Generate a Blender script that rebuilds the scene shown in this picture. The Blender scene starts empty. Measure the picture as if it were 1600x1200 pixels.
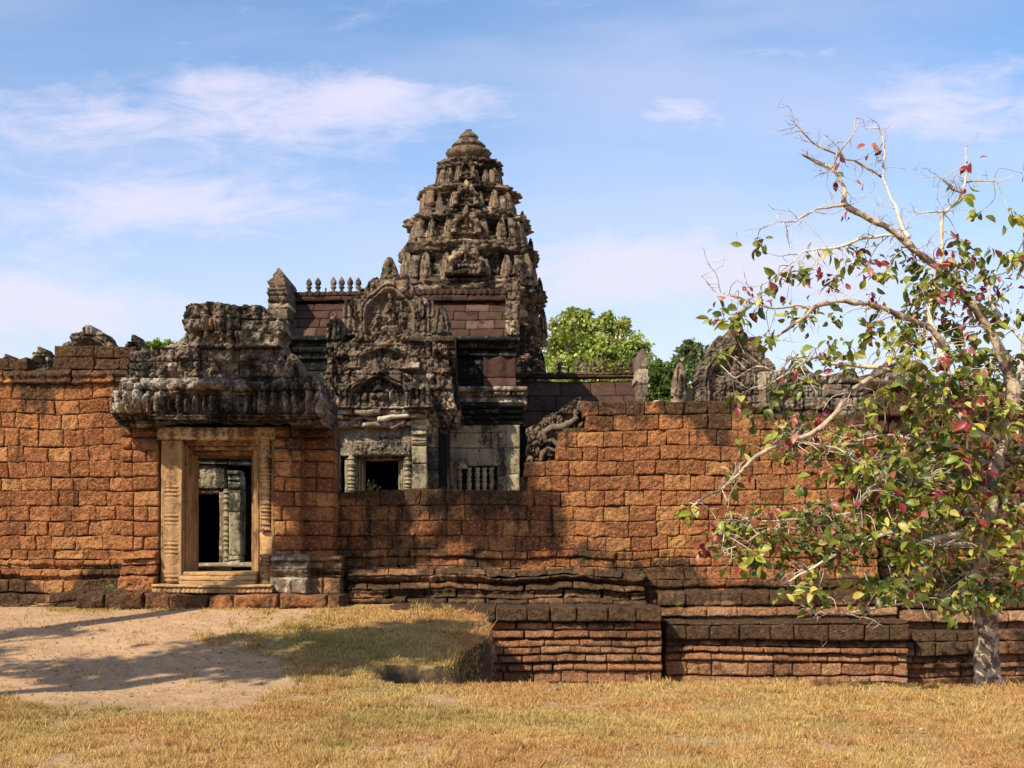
import bpy, math, random
import numpy as np
from mathutils import Vector, Matrix, Euler
random.seed(7)
RS = np.random.RandomState(11)
SC = bpy.context.scene
COL = SC.collection
R = math.radians

# ------------------------------------------------------------------ camera
EYE = 1.6
F = 2000.0                     # focal length in photo pixels (1600 wide)
HOR = 853.0                    # row of the horizon
cam_d = bpy.data.cameras.new('camera'); cam = bpy.data.objects.new('camera', cam_d); COL.objects.link(cam)
cam.location = (0, 0, EYE); cam.rotation_euler = (R(90), 0, 0)
cam_d.sensor_width = 36; cam_d.lens = 45; cam_d.shift_y = (HOR-600)/1600
cam_d.clip_start = .1; cam_d.clip_end = 3000
SC.camera = cam
SC.render.resolution_x = 1024; SC.render.resolution_y = 768
SC.view_settings.view_transform = 'Standard'; SC.view_settings.look = 'None'
SC.view_settings.gamma = 1; SC.view_settings.exposure = 0.45

# ------------------------------------------------------------------ sun
SUN_AZ, SUN_EL = R(40), R(42)      # azimuth left of straight-behind the camera
S = Vector((-math.sin(SUN_AZ)*math.cos(SUN_EL), -math.cos(SUN_AZ)*math.cos(SUN_EL), math.sin(SUN_EL)))
sd = bpy.data.lights.new('sun', 'SUN'); sd.energy = 5.0; sd.angle = R(.5); sd.color = (1, .92, .78)
sun = bpy.data.objects.new('sun', sd); COL.objects.link(sun)
sun.rotation_euler = S.to_track_quat('Z', 'Y').to_euler(); sun.location = S*60

# ------------------------------------------------------------------ world
W = bpy.data.worlds.new('World'); SC.world = W; W.use_nodes = True
nt = W.node_tree; N = nt.nodes; L = nt.links; N.clear()
def nd(N, t, **k):
    n = N.new(t)
    for a, v in k.items(): setattr(n, a, v)
    return n
def link(L, a, b): L.new(a, b)
def mth(N, L, op, a, b=None, c=None, clamp=False):
    n = N.new('ShaderNodeMath'); n.operation = op; n.use_clamp = clamp
    for i, v in enumerate((a, b, c)):
        if v is None: continue
        if isinstance(v, (int, float)): n.inputs[i].default_value = v
        else: L.new(v, n.inputs[i])
    return n.outputs[0]
sky = nd(N, 'ShaderNodeTexSky', sky_type='NISHITA', sun_disc=False)
sky.sun_elevation = SUN_EL; sky.sun_rotation = R(220)
sky.air_density = 1.0; sky.dust_density = .6; sky.ozone_density = 1.6; sky.altitude = 0
tc = nd(N, 'ShaderNodeTexCoord'); sp = nd(N, 'ShaderNodeSeparateXYZ'); L.new(tc.outputs['Generated'], sp.inputs[0])
yy = mth(N, L, 'MAXIMUM', mth(N, L, 'ABSOLUTE', sp.outputs[1]), .05)
u = mth(N, L, 'DIVIDE', sp.outputs[0], yy); v = mth(N, L, 'DIVIDE', sp.outputs[2], yy)
def cnoise(su, sv, ou, det, rough, dist):
    cb = N.new('ShaderNodeCombineXYZ')
    L.new(mth(N, L, 'MULTIPLY_ADD', u, su, ou), cb.inputs[0]); L.new(mth(N, L, 'MULTIPLY', v, sv), cb.inputs[1])
    n = N.new('ShaderNodeTexNoise'); L.new(cb.outputs[0], n.inputs[0])
    n.inputs['Scale'].default_value = 1; n.inputs['Detail'].default_value = det
    n.inputs['Roughness'].default_value = rough; n.inputs['Distortion'].default_value = dist
    return n.outputs[0]
def ramp(x, a, b):
    n = N.new('ShaderNodeMapRange'); n.interpolation_type = 'SMOOTHSTEP'
    L.new(x, n.inputs[0]); n.inputs[1].default_value = a; n.inputs[2].default_value = b
    return n.outputs[0]
def blob(cu, cv, ru, rv):
    a = mth(N, L, 'MULTIPLY_ADD', u, 1/ru, -cu/ru); b = mth(N, L, 'MULTIPLY_ADD', v, 1/rv, -cv/rv)
    d = mth(N, L, 'ADD', mth(N, L, 'MULTIPLY', a, a), mth(N, L, 'MULTIPLY', b, b))
    return mth(N, L, 'POWER', 2.718, mth(N, L, 'MULTIPLY', d, -1))
def PB(px, py, rx, ry): return blob((px-800)/F, (HOR-py)/F, rx/F, ry/F)
n1 = cnoise(5, 17, 3.3, 9, .62, .5)
n2 = cnoise(16, 40, 9.1, 8, .65, 1.0)
n3 = cnoise(2.2, 9, 1.1, 5, .5, .3)
def add(*a):
    r = a[0]
    for q in a[1:]: r = mth(N, L, 'ADD', r, q)
    return r
m = add(mth(N, L, 'MULTIPLY', PB(590, 140, 60, 22), .8), PB(560, 172, 330, 52), mth(N, L, 'MULTIPLY', PB(100, 170, 190, 45), .55), mth(N, L, 'MULTIPLY', PB(260, 325, 270, 42), .8),
        mth(N, L, 'MULTIPLY', PB(120, 260, 450, 170), .55), mth(N, L, 'MULTIPLY', PB(1080, 425, 330, 60), 1.7), mth(N, L, 'MULTIPLY', PB(60, 480, 300, 60), 1.0), mth(N, L, 'MULTIPLY', PB(1058, 172, 80, 26), 1.0),
        mth(N, L, 'MULTIPLY', PB(1215, 85, 120, 24), .8), mth(N, L, 'MULTIPLY', PB(1500, 150, 200, 60), 1.1), mth(N, L, 'MULTIPLY', PB(350, 128, 75, 20), .8),
        mth(N, L, 'MULTIPLY', PB(1390, 300, 300, 130), .15))
nn = mth(N, L, 'ADD', mth(N, L, 'MULTIPLY', n1, .6), mth(N, L, 'MULTIPLY', n2, .4))
cl = mth(N, L, 'ADD', m, mth(N, L, 'MULTIPLY_ADD', nn, 4.2, -2.15))
c1 = mth(N, L, 'MULTIPLY', ramp(cl, .0, 1.6), .85)
veil = mth(N, L, 'MULTIPLY', ramp(n3, .35, .75), .38)
lowhaze = mth(N, L, 'MULTIPLY', ramp(v, .38, .06), .66)
cloud = mth(N, L, 'MAXIMUM', mth(N, L, 'MAXIMUM', c1, veil), 0.0, clamp=True)
cloud = mth(N, L, 'SUBTRACT', 1.0, mth(N, L, 'MULTIPLY', mth(N, L, 'SUBTRACT', 1.0, cloud), mth(N, L, 'SUBTRACT', 1.0, lowhaze)), clamp=True)
mx = nd(N, 'ShaderNodeMix', data_type='RGBA'); L.new(cloud, mx.inputs[0])
tint = nd(N, 'ShaderNodeMix', data_type='RGBA', blend_type='MULTIPLY'); tint.inputs[0].default_value = 1
L.new(sky.outputs[0], tint.inputs[6]); tint.inputs[7].default_value = (.88, 1.0, 1.10, 1)
L.new(tint.outputs[2], mx.inputs[6]); mx.inputs[7].default_value = (4.75, 4.55, 5.6, 1)
bg = N.new('ShaderNodeBackground'); bg.inputs[1].default_value = .135; L.new(mx.outputs[2], bg.inputs[0])
wo = N.new('ShaderNodeOutputWorld'); L.new(bg.outputs[0], wo.inputs[0])

# ------------------------------------------------------------------ noise in numpy
def _h(ix, iy, iz, s):
    h = (ix*374761393 + iy*668265263 + iz*2147483647 + s*974634777) & 0xffffffff
    h = ((h ^ (h >> 13))*1274126177) & 0xffffffff
    h = ((h ^ (h >> 15))*2246822519) & 0xffffffff
    return ((h ^ (h >> 16)) & 0xffffff)/float(0xffffff)
def vnoise(x, y, z=0.0, s=0):
    x = np.asarray(x, float); y = np.asarray(y, float)+x*0; z = np.asarray(z, float)+x*0
    ix = np.floor(x).astype(np.int64); iy = np.floor(y).astype(np.int64); iz = np.floor(z).astype(np.int64)
    fx = x-ix; fy = y-iy; fz = z-iz
    fx = fx*fx*(3-2*fx); fy = fy*fy*(3-2*fy); fz = fz*fz*(3-2*fz)
    o = 0
    for dx in (0, 1):
        wx = fx if dx else 1-fx
        for dy in (0, 1):
            wy = fy if dy else 1-fy
            for dz in (0, 1):
                wz = fz if dz else 1-fz
                o = o + _h(ix+dx, iy+dy, iz+dz, s)*wx*wy*wz
    return o*2-1
def fbm(x, y, z=0.0, o=4, s=0):
    r = 0; a = .5; f = 1.0
    for i in range(o):
        r = r + a*vnoise(np.asarray(x)*f, np.asarray(y)*f, np.asarray(z)*f, s+i); a *= .5; f *= 2.03
    return r
def worley(x, y, s=0):
    x = np.asarray(x, float); y = np.asarray(y, float)
    ix = np.floor(x).astype(np.int64); iy = np.floor(y).astype(np.int64)
    f1 = np.full(x.shape, 9.); f2 = np.full(x.shape, 9.); idv = np.zeros(x.shape)
    for dx in (-1, 0, 1):
        for dy in (-1, 0, 1):
            cx = ix+dx; cy = iy+dy
            px = cx+_h(cx, cy, 1, s); py = cy+_h(cx, cy, 2, s)
            d = np.hypot(px-x, py-y)
            nearer = d < f1
            f2 = np.where(nearer, f1, np.minimum(f2, d))
            idv = np.where(nearer, _h(cx, cy, 3, s), idv)
            f1 = np.where(nearer, d, f1)
    return f1, f2, idv
def sstep(a, b, x):
    t = np.clip((np.asarray(x, float)-a)/(b-a), 0, 1); return t*t*(3-2*t)
def inpoly(px, py, poly):
    inside = np.zeros(px.shape, bool); n = len(poly); j = n-1
    for i in range(n):
        xi, yi = poly[i]; xj, yj = poly[j]
        if yi != yj:
            c = ((yi > py) != (yj > py)) & (px < (xj-xi)*(py-yi)/(yj-yi)+xi)
            inside ^= c
        j = i
    return inside
def X(px, Y): return (px-800)/F*Y
def Z(py, Y): return EYE+(HOR-py)/F*Y

# ------------------------------------------------------------------ object helpers
def tag(o, label=None, cat=None, group=None, kind=None):
    if label: o['label'] = label
    if cat: o['category'] = cat
    if group: o['group'] = group
    if kind: o['kind'] = kind
    return o
def empty(name, loc, label, cat, group=None):
    o = bpy.data.objects.new(name, None); COL.objects.link(o); o.location = loc; o.empty_display_size = .3
    return tag(o, label, cat, group)
class Geo:
    def __init__(s): s.v = []; s.f4 = []; s.f3 = []; s.t = []; s.n = 0
    def add(s, v, f4=None, f3=None, t=None):
        v = np.asarray(v, float).reshape(-1, 3)
        if f4 is not None and len(f4): s.f4.append(np.asarray(f4, np.int64)+s.n)
        if f3 is not None and len(f3): s.f3.append(np.asarray(f3, np.int64)+s.n)
        s.v.append(v)
        if t is None: t = (.5, .5, 0.)
        t = np.asarray(t, float)
        if t.ndim == 1: t = np.tile(t, (len(v), 1))
        s.t.append(t); s.n += len(v)
    def merge(s, g, mat=None):
        for v, t in zip(g.v, g.t):
            pass
        off = s.n
        v = np.concatenate(g.v); t = np.concatenate(g.t)
        if mat is not None:
            M_ = np.array(mat); v = v @ M_[:3, :3].T + M_[:3, 3]
        s.v.append(v); s.t.append(t); s.n += len(v)
        for f in g.f4: s.f4.append(f+off)
        for f in g.f3: s.f3.append(f+off)
    def mesh(s, name, mat, origin=(0, 0, 0), smooth=False):
        me = bpy.data.meshes.new(name)
        v = np.concatenate(s.v)-np.array(origin)
        f4 = np.concatenate(s.f4) if s.f4 else np.zeros((0, 4), int)
        f3 = np.concatenate(s.f3) if s.f3 else np.zeros((0, 3), int)
        me.vertices.add(len(v)); me.vertices.foreach_set('co', v.astype(np.float32).ravel())
        nl = f4.size+f3.size; me.loops.add(nl)
        me.loops.foreach_set('vertex_index', np.concatenate([f4.ravel(), f3.ravel()]).astype(np.int32))
        tot = np.concatenate([np.full(len(f4), 4), np.full(len(f3), 3)]).astype(np.int32)
        me.polygons.add(len(tot))
        me.polygons.foreach_set('loop_start', (np.cumsum(tot)-tot).astype(np.int32))
        me.polygons.foreach_set('loop_total', tot)
        if smooth: me.polygons.foreach_set('use_smooth', np.ones(len(tot), bool))
        a = me.color_attributes.new('tint', 'FLOAT_COLOR', 'POINT')
        t = np.concatenate(s.t); c = np.ones((len(t), 4)); c[:, :3] = t
        a.data.foreach_set('color', c.astype(np.float32).ravel())
        me.update(calc_edges=True); me.validate()
        me.materials.append(mat)
        return me
    def build(s, name, mat, parent=None, smooth=False, origin=None):
        if origin is None:
            q = parent
            while q is not None and q.parent is not None: q = q.parent
            origin = tuple(q.location) if q is not None else (0, 0, 0)
        me = s.mesh(name, mat, origin, smooth)
        o = bpy.data.objects.new(name, me); COL.objects.link(o)
        if parent is not None: o.parent = parent
        else: o.location = origin
        return o
    # ---- primitives
    def box(s, x0, x1, y0, y1, z0, z1, t=(.5, .5, 0.)):
        v = [(x, y, z) for x in (x0, x1) for y in (y0, y1) for z in (z0, z1)]
        s.add(v, [(0, 1, 3, 2), (4, 6, 7, 5), (0, 4, 5, 1), (2, 3, 7, 6), (0, 2, 6, 4), (1, 5, 7, 3)], t=t)
    def blocks(s, x0, x1, zs, yf, depth, bw=.34, gap=.012, cell=.03, rough=.012, rnd=.03, topfn=None, seed=1, crust=None, off=.012, warp=.012, jit=.25, pit=.0, leftfn=None):
        """courses of separate stones; yf(x,z) is the front surface"""
        rs = np.random.RandomState(seed)
        zs = sorted(zs, reverse=True)
        for k in range(len(zs)-1):
            za, zb = zs[k+1], zs[k]
            ed = [x0]; x = x0-rs.rand()*bw*.8
            while x < x1:
                x += bw*(1+jit*(rs.rand()*2-1)*1.3)
                if x-ed[-1] > bw*.35 and x1-x > bw*.35: ed.append(x)
            ed.append(x1)
            for xa, xb in zip(ed[:-1], ed[1:]):
                xm, zm = (xa+xb)/2, (za+zb)/2
                r1, r2 = rs.rand(), rs.rand(); o_ = (rs.rand()-.5)*2*off; til = (rs.rand()-.5)*.03; tz = (rs.rand()-.5)*.03
                if r2 > .93: o_ += off*1.5
                if topfn is not None and not topfn(xm, zm): continue
                g = gap*(.6+rs.rand())
                nx = max(3, int((xb-xa)/cell)); nz = max(3, int((zb-za)/cell))
                gx = np.linspace(xa+g/2, xb-g/2, nx+1); gz = np.linspace(za+g/2, zb-g/2, nz+1)
                gx = np.concatenate([[gx[0]], gx, [gx[-1]]]); gz = np.concatenate([[gz[0]], gz, [gz[-1]]])
                A, B = np.meshgrid(gx, gz, indexing='ij')
                e = np.minimum(np.minimum(A-gx[0], gx[-1]-A), np.minimum(B-gz[0], gz[-1]-B))
                q = np.clip(1-e/rnd, 0, 1)
                Yv = yf(A, B)+o_+til*(A-xm)+tz*(B-zm)+rnd*.8*(1-np.sqrt(1-q*q*.98))
                nse = fbm(A/.11, B/.11, seed*.37+r1*9, 3, 3)
                Yv = Yv+rough*nse*1.6
                if pit: Yv = Yv+pit*np.clip(vnoise(A/.035, B/.035, r2*9, 8)-.15, 0, 1)
                wx = warp*vnoise(A/.16, B/.16, r1*3, 5)+warp*1.2*vnoise(A/.7, B/.7, 0, 6)
                wz = warp*vnoise(A/.16, B/.16, r1*3, 7)+warp*1.6*vnoise(A/.9, B/.5, 1, 6)
                ring = np.zeros(A.shape, bool); ring[0] = ring[-1] = True; ring[:, 0] = ring[:, -1] = True
                dp = depth(xm, zm) if callable(depth) else depth
                Yv = np.where(ring, np.maximum(Yv+dp, Yv+.02), Yv)
                V = np.stack([A+wx, Yv, B+wz], -1).reshape(-1, 3)
                n1_, n2_ = A.shape
                I = np.arange(n1_*n2_).reshape(n1_, n2_)
                Fc = np.stack([I[:-1, :-1], I[1:, :-1], I[1:, 1:], I[:-1, 1:]], -1).reshape(-1, 4)
                cr = crust(A, B) if crust is not None else A*0
                T = np.stack([A*0+r1, A*0+r2, cr+A*0], -1).reshape(-1, 3)
                s.add(V, Fc, t=T)
    def relief(s, xa, xb, za, zb, res, y, thick, mask, height, tintf=None, back=True):
        nx = int(math.ceil((xb-xa)/res)); nz = int(math.ceil((zb-za)/res))
        gx = xa+np.arange(nx+1)*res; gz = za+np.arange(nz+1)*res
        A, B = np.meshgrid(gx, gz, indexing='ij')
        cA = (A[:-1, :-1]+res/2); cB = (B[:-1, :-1]+res/2)
        M_ = mask(cA, cB)
        H = height(A, B)
        T = tintf(A, B) if tintf is not None else np.stack([A*0+.5, A*0+.5, A*0], -1)
        jx = res*.35*vnoise(A/.04, B/.04, 0, 91); jz = res*.35*vnoise(A/.04, B/.04, 0, 92)
        Fv = np.stack([A+jx, y-H, B+jz], -1).reshape(-1, 3)
        Bv = np.stack([A+jx, A*0+y+thick, B+jz], -1).reshape(-1, 3)
        n = len(Fv); I = np.arange(n).reshape(nx+1, nz+1)
        q = np.stack([I[:-1, :-1], I[1:, :-1], I[1:, 1:], I[:-1, 1:]], -1)[M_]
        fs = [q, q[:, ::-1]+n]
        P_ = np.pad(M_, 1)
        c = P_[1:-1, 1:-1]
        def side(nb, a, b, rev):
            e = c & ~nb
            p = a[e]; r = b[e]
            f = np.stack([p, r, r+n, p+n], -1)
            fs.append(f[:, ::-1] if rev else f)
        side(P_[:-2, 1:-1], I[:-1, :-1], I[:-1, 1:], False)
        side(P_[2:, 1:-1], I[1:, :-1], I[1:, 1:], True)
        side(P_[1:-1, :-2], I[:-1, :-1], I[1:, :-1], True)
        side(P_[1:-1, 2:], I[:-1, 1:], I[1:, 1:], False)
        Fc = np.concatenate(fs)
        V = np.concatenate([Fv, Bv]); TT = np.concatenate([T.reshape(-1, 3)]*2)
        used = np.zeros(len(V), bool); used[Fc.ravel()] = True
        mp = np.cumsum(used)-1
        s.add(V[used], mp[Fc], t=TT[used])
    def lathe(s, cx, cy, prof, n=14, t=(.5, .5, 0.), petal=None, nz=0.0, sq=0):
        zr = np.array(prof, float); k = len(zr)
        th = np.arange(n)/n*2*np.pi
        rad = zr[:, 1][:, None]*np.ones(n)
        if petal: rad = rad*(1+petal[1]*np.abs(np.cos(th*petal[0]/2))[None]*np.ones((k, 1)))
        if sq: rad = rad/np.maximum(np.abs(np.cos(th)), np.abs(np.sin(th)))[None]**sq
        xx = cx+rad*np.cos(th); y_ = cy+rad*np.sin(th); zz = zr[:, 0][:, None]+0*xx
        if nz:
            d = nz*fbm(xx/.12, zz/.12, y_/.12, 3, 4); xx = xx+d*np.cos(th); y_ = y_+d*np.sin(th)
        V = np.stack([xx, y_, zz], -1).reshape(-1, 3)
        I = np.arange(k*n).reshape(k, n); J = np.roll(I, -1, 1)
        Fc = np.stack([I[:-1], J[:-1], J[1:], I[1:]], -1).reshape(-1, 4)
        V = np.concatenate([V, [[cx, cy, zr[0, 0]], [cx, cy, zr[-1, 0]]]])
        b = k*n; f3 = [(b, (i+1) % n, i) for i in range(n)]+[(b+1, (k-1)*n+i, (k-1)*n+(i+1) % n) for i in range(n)]
        s.add(V, Fc, f3, t)
    def tube(s, pts, rads, n=7, t=(.5, .5, 0.), nz=0.0):
        pts = np.asarray(pts, float); k = len(pts); rads = np.asarray(rads, float)
        d = np.gradient(pts, axis=0); d /= (np.linalg.norm(d, axis=1)[:, None]+1e-9)
        up = np.array([.12, 1., .07]); a = np.cross(d, up); a /= (np.linalg.norm(a, axis=1)[:, None]+1e-9); b = np.cross(d, a)
        th = np.arange(n)/n*2*np.pi
        V = pts[:, None]+rads[:, None, None]*(np.cos(th)[None, :, None]*a[:, None]+np.sin(th)[None, :, None]*b[:, None])
        if nz:
            q = nz*fbm(V[..., 0]/.1, V[..., 1]/.1, V[..., 2]/.25, 3, 9)[..., None]
            V = V+q*(V-pts[:, None])*2.2
        V = V.reshape(-1, 3); I = np.arange(k*n).reshape(k, n); J = np.roll(I, -1, 1)
        Fc = np.stack([I[:-1], J[:-1], J[1:], I[1:]], -1).reshape(-1, 4)
        V = np.concatenate([V, [pts[0], pts[-1]]]); q = k*n
        f3 = [(q, (i+1) % n, i) for i in range(n)]+[(q+1, (k-1)*n+i, (k-1)*n+(i+1) % n) for i in range(n)]
        s.add(V, Fc, f3, t)

# ------------------------------------------------------------------ materials
def newmat(name):
    m = bpy.data.materials.new(name); m.use_nodes = True; n = m.node_tree.nodes; n.clear()
    o = n.new('ShaderNodeOutputMaterial'); b = n.new('ShaderNodeBsdfPrincipled'); m.node_tree.links.new(b.outputs[0], o.inputs[0])
    b.inputs['Roughness'].default_value = .92; b.inputs['Specular IOR Level'].default_value = .15
    return m, n, m.node_tree.links, b
class MB:
    def __init__(s, name):
        s.m, s.N, s.L, s.b = newmat(name)
        g = s.N.new('ShaderNodeNewGeometry'); s.pos = g.outputs['Position']
        a = s.N.new('ShaderNodeAttribute'); a.attribute_name = 'tint'
        sp = s.N.new('ShaderNodeSeparateColor'); s.L.new(a.outputs['Color'], sp.inputs[0])
        s.r, s.g, s.c = sp.outputs; s.col = a.outputs['Color']
    def noise(s, sc, det=5, ro=.6, dist=0, off=0, stretch=None):
        n = s.N.new('ShaderNodeTexNoise'); n.inputs['Scale'].default_value = sc; n.inputs['Detail'].default_value = det
        n.inputs['Roughness'].default_value = ro; n.inputs['Distortion'].default_value = dist
        mp = s.N.new('ShaderNodeMapping'); s.L.new(s.pos, mp.inputs[0]); mp.inputs['Location'].default_value = (off, off*.7, off*.3)
        if stretch: mp.inputs['Scale'].default_value = stretch
        s.L.new(mp.outputs[0], n.inputs[0]); return n.outputs[0]
    def vor(s, sc, feat='F1', rnd=1):
        n = s.N.new('ShaderNodeTexVoronoi'); n.feature = feat; n.inputs['Scale'].default_value = sc; s.L.new(s.pos, n.inputs['Vector']); return n.outputs['Distance']
    def ramp(s, x, a, b, lo=0., hi=1.):
        n = s.N.new('ShaderNodeMapRange'); n.interpolation_type = 'SMOOTHSTEP'; s.L.new(x, n.inputs[0])
        for i, v_ in zip((1, 2, 3, 4), (a, b, lo, hi)): n.inputs[i].default_value = v_
        return n.outputs[0]
    def mix(s, f, a, b, bt='MIX'):
        n = s.N.new('ShaderNodeMix'); n.data_type = 'RGBA'; n.blend_type = bt
        for i, v_ in ((0, f), (6, a), (7, b)):
            if isinstance(v_, (int, float)): n.inputs[i].default_value = v_
            elif isinstance(v_, tuple): n.inputs[i].default_value = v_+(1,)
            else: s.L.new(v_, n.inputs[i])
        return n.outputs[2]
    def M(s, op, a, b=None, c=None, clamp=False): return mth(s.N, s.L, op, a, b, c, clamp)
    def bump(s, hs, dist=.01, st=1.):
        prev = None
        for h, d_, k in hs:
            n = s.N.new('ShaderNodeBump'); n.inputs['Distance'].default_value = d_; n.inputs['Strength'].default_value = k
            s.L.new(h, n.inputs['Height'])
            if prev is not None: s.L.new(prev, n.inputs['Normal'])
            prev = n.outputs[0]
        s.L.new(prev, s.b.inputs['Normal'])
    def done(s, col, rough=None):
        s.L.new(col, s.b.inputs['Base Color'])
        return s.m

def mat_laterite(name='laterite', c1=(.54, .22, .08), c2=(.35, .135, .055), c3=(.19, .06, .026), c4=(.68, .34, .12)):
    s = MB(name)
    a = s.mix(s.ramp(s.noise(1.3, 4), .35, .65), c1, c2)
    a = s.mix(s.ramp(s.r, .25, 1.0, 0, .75), a, c3)
    a = s.mix(s.ramp(s.g, .70, 1.0, 0, .7), a, c4)
    n6 = s.noise(11, 6, .7)
    a = s.mix(s.ramp(n6, .42, .66, 0, .8), a, c3)
    a = s.mix(s.ramp(s.noise(26, 4, .7, 0, 5), .50, .68, 0, .7), a, c4)
    v1 = s.vor(29); pore = s.ramp(s.M('ADD', v1, s.M('MULTIPLY', s.noise(60, 2), .5)), .34, .58, 1, 0)
    a = s.mix(s.M('MULTIPLY', pore, .85), a, (.07, .026, .013))
    # biological crust and painted joint shade: dark patches, strongest where the attribute says
    st = s.noise(2.6, 7, .65, 0, 3, (1, 1, .55)); st2 = s.noise(9, 6, .7, 0, 8)
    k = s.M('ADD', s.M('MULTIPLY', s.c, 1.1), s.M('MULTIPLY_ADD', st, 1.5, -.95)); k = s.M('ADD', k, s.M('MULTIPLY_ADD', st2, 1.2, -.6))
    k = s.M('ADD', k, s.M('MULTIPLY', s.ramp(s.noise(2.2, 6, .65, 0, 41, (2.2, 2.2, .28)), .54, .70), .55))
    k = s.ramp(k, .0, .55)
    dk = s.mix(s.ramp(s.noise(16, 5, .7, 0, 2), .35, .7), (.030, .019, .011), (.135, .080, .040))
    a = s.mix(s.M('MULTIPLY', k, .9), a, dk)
    gl = s.M('MULTIPLY', s.ramp(s.noise(6, 7, .75, 0, 12), .58, .66, 0, .6), s.ramp(s.c, .1, .6))
    a = s.mix(gl, a, (.24, .17, .11))
    s.bump([(s.noise(14, 7, .78), .07, 1.), (v1, .025, .9), (s.noise(70, 3, .7), .014, .9)])
    return s.done(a)
def mat_sand(name, base, pale, dark, palek=.5, darkk=.5, green=.3, rough=.05, pinks=0.0):
    s = MB(name)
    n1 = s.noise(2.0, 7, .65); n2 = s.noise(7, 7, .7, 0, 4)
    a = s.mix(s.ramp(s.noise(4, 5, .6, 0, 7), .3, .7), base, tuple(c*.62 for c in base))
    a = s.mix(s.ramp(s.r, .2, 1.0, 0, .6), a, tuple(c*.55 for c in base))
    a = s.mix(s.M('MULTIPLY', s.ramp(s.g, .86, .9), .8), a, pale)
    kp = s.ramp(s.M('ADD', s.M('MULTIPLY', n2, .7), s.M('MULTIPLY', s.noise(21, 5, .7, 0, 1), .3)), .62-.14*palek, .70-.10*palek, 0, .85)
    a = s.mix(kp, a, pale)
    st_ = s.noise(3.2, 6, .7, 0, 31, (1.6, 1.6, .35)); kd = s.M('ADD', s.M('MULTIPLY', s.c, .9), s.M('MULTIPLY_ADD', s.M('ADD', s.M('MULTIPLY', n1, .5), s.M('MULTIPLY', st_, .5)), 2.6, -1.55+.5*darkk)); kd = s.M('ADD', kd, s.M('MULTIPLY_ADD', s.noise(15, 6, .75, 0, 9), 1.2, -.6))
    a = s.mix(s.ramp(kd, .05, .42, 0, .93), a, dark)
    kg = s.ramp(s.noise(5.5, 8, .72, 0, 15), .60-.1*green, .68-.1*green, 0, .65)
    a = s.mix(s.M('MULTIPLY', kg, green*1.3, clamp=True), a, (.20, .205, .14))
    if pinks: a = s.mix(s.ramp(s.noise(3.3, 3, .5, 0, 21), .60, .64, 0, pinks), a, (.46, .23, .13))
    s.bump([(s.noise(12, 8, .75), rough, .9), (s.noise(55, 4, .7), .012, .9)])
    return s.done(a)
M_LAT = mat_laterite()
M_LATP = mat_laterite('tan_laterite', (.50, .25, .12), (.38, .17, .08), (.22, .09, .045), (.60, .36, .19))
M_SAND = mat_sand('weathered_sandstone', (.25, .175, .115), (.55, .42, .29), (.018, .014, .011), .66, .56, .50, .07, .40)
M_TOWER = mat_sand('tower_sandstone', (.26, .185, .122), (.58, .42, .26), (.018, .015, .012), .65, .56, .40, .09, .5)
M_GATE = mat_sand('gate_sandstone', (.30, .22, .15), (.60, .50, .37), (.018, .015, .011), .85, .50, .55, .06, .30)
M_PALE = mat_sand('pale_sandstone', (.42, .34, .205), (.50, .44, .33), (.028, .025, .019), .4, .50, .5, .03)
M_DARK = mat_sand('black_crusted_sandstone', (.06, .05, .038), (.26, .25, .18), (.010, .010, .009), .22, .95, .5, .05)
M_DOOR = mat_sand('ochre_sandstone', (.60, .35, .155), (.70, .50, .29), (.13, .06, .03), .35, .62, .0, .04)
M_ROOF = mat_sand('purple_roof_stone', (.11, .056, .040), (.16, .09, .062), (.024, .015, .012), .35, .42, .10, .06)
M_GRYB = mat_sand('lichen_sandstone', (.30, .20, .12), (.66, .55, .40), (.045, .028, .018), .95, .40, .0, .07)

def mat_ground():
    s = MB('ground')
    dirt = s.mix(s.ramp(s.noise(2.0, 6), .35, .65), (.58, .35, .18), (.46, .26, .13))
    dirt = s.mix(s.ramp(s.noise(4.5, 7, .75, .5, 4), .47, .60, 0, .65), dirt, (.38, .21, .12))
    dirt = s.mix(s.ramp(s.noise(24, 5, .7), .4, .7, 0, .6), dirt, (.68, .47, .29))
    gr = s.mix(s.ramp(s.noise(1.1, 4), .35, .65), (.46, .30, .12), (.38, .26, .09))
    gr = s.mix(s.ramp(s.noise(30, 4, .7), .45, .7, 0, .6), gr, (.16, .11, .035))
    soil = s.mix(s.ramp(s.noise(9, 6, .7), .35, .65), (.05, .032, .02), (.13, .085, .05))
    a = s.mix(s.r, gr, dirt); a = s.mix(s.g, a, soil); a = s.mix(s.M('MULTIPLY', s.c, .9), a, (.12, .12, .025))
    s.bump([(s.noise(5, 8, .75), .07, .8), (s.noise(50, 4, .7), .02, .9)])
    return s.done(a)
M_GROUND = mat_ground()
def mat_attr(name, trans=.35, rough=.5, spec=.3, gain=1.0, nz=12.):
    s = MB(name)
    a = s.mix(s.ramp(s.noise(nz, 4), .3, .7, 0, .4), s.col, s.mix(1., s.col, (.55, .55, .5), 'MULTIPLY'))
    s.L.new(a, s.b.inputs['Base Color']); s.b.inputs['Roughness'].default_value = rough; s.b.inputs['Specular IOR Level'].default_value = spec
    if trans:
        tr = s.N.new('ShaderNodeBsdfTranslucent'); s.L.new(a, tr.inputs[0]); ms = s.N.new('ShaderNodeMixShader'); ms.inputs[0].default_value = trans
        o = [n for n in s.N if n.type == 'OUTPUT_MATERIAL'][0]
        s.L.new(s.b.outputs[0], ms.inputs[1]); s.L.new(tr.outputs[0], ms.inputs[2]); s.L.new(ms.outputs[0], o.inputs[0])
    return s.m
M_LEAF = mat_attr('leaf', .35, .42, .45)
M_BLADE = mat_attr('grass_blade', .3, .7, .15)
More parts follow.
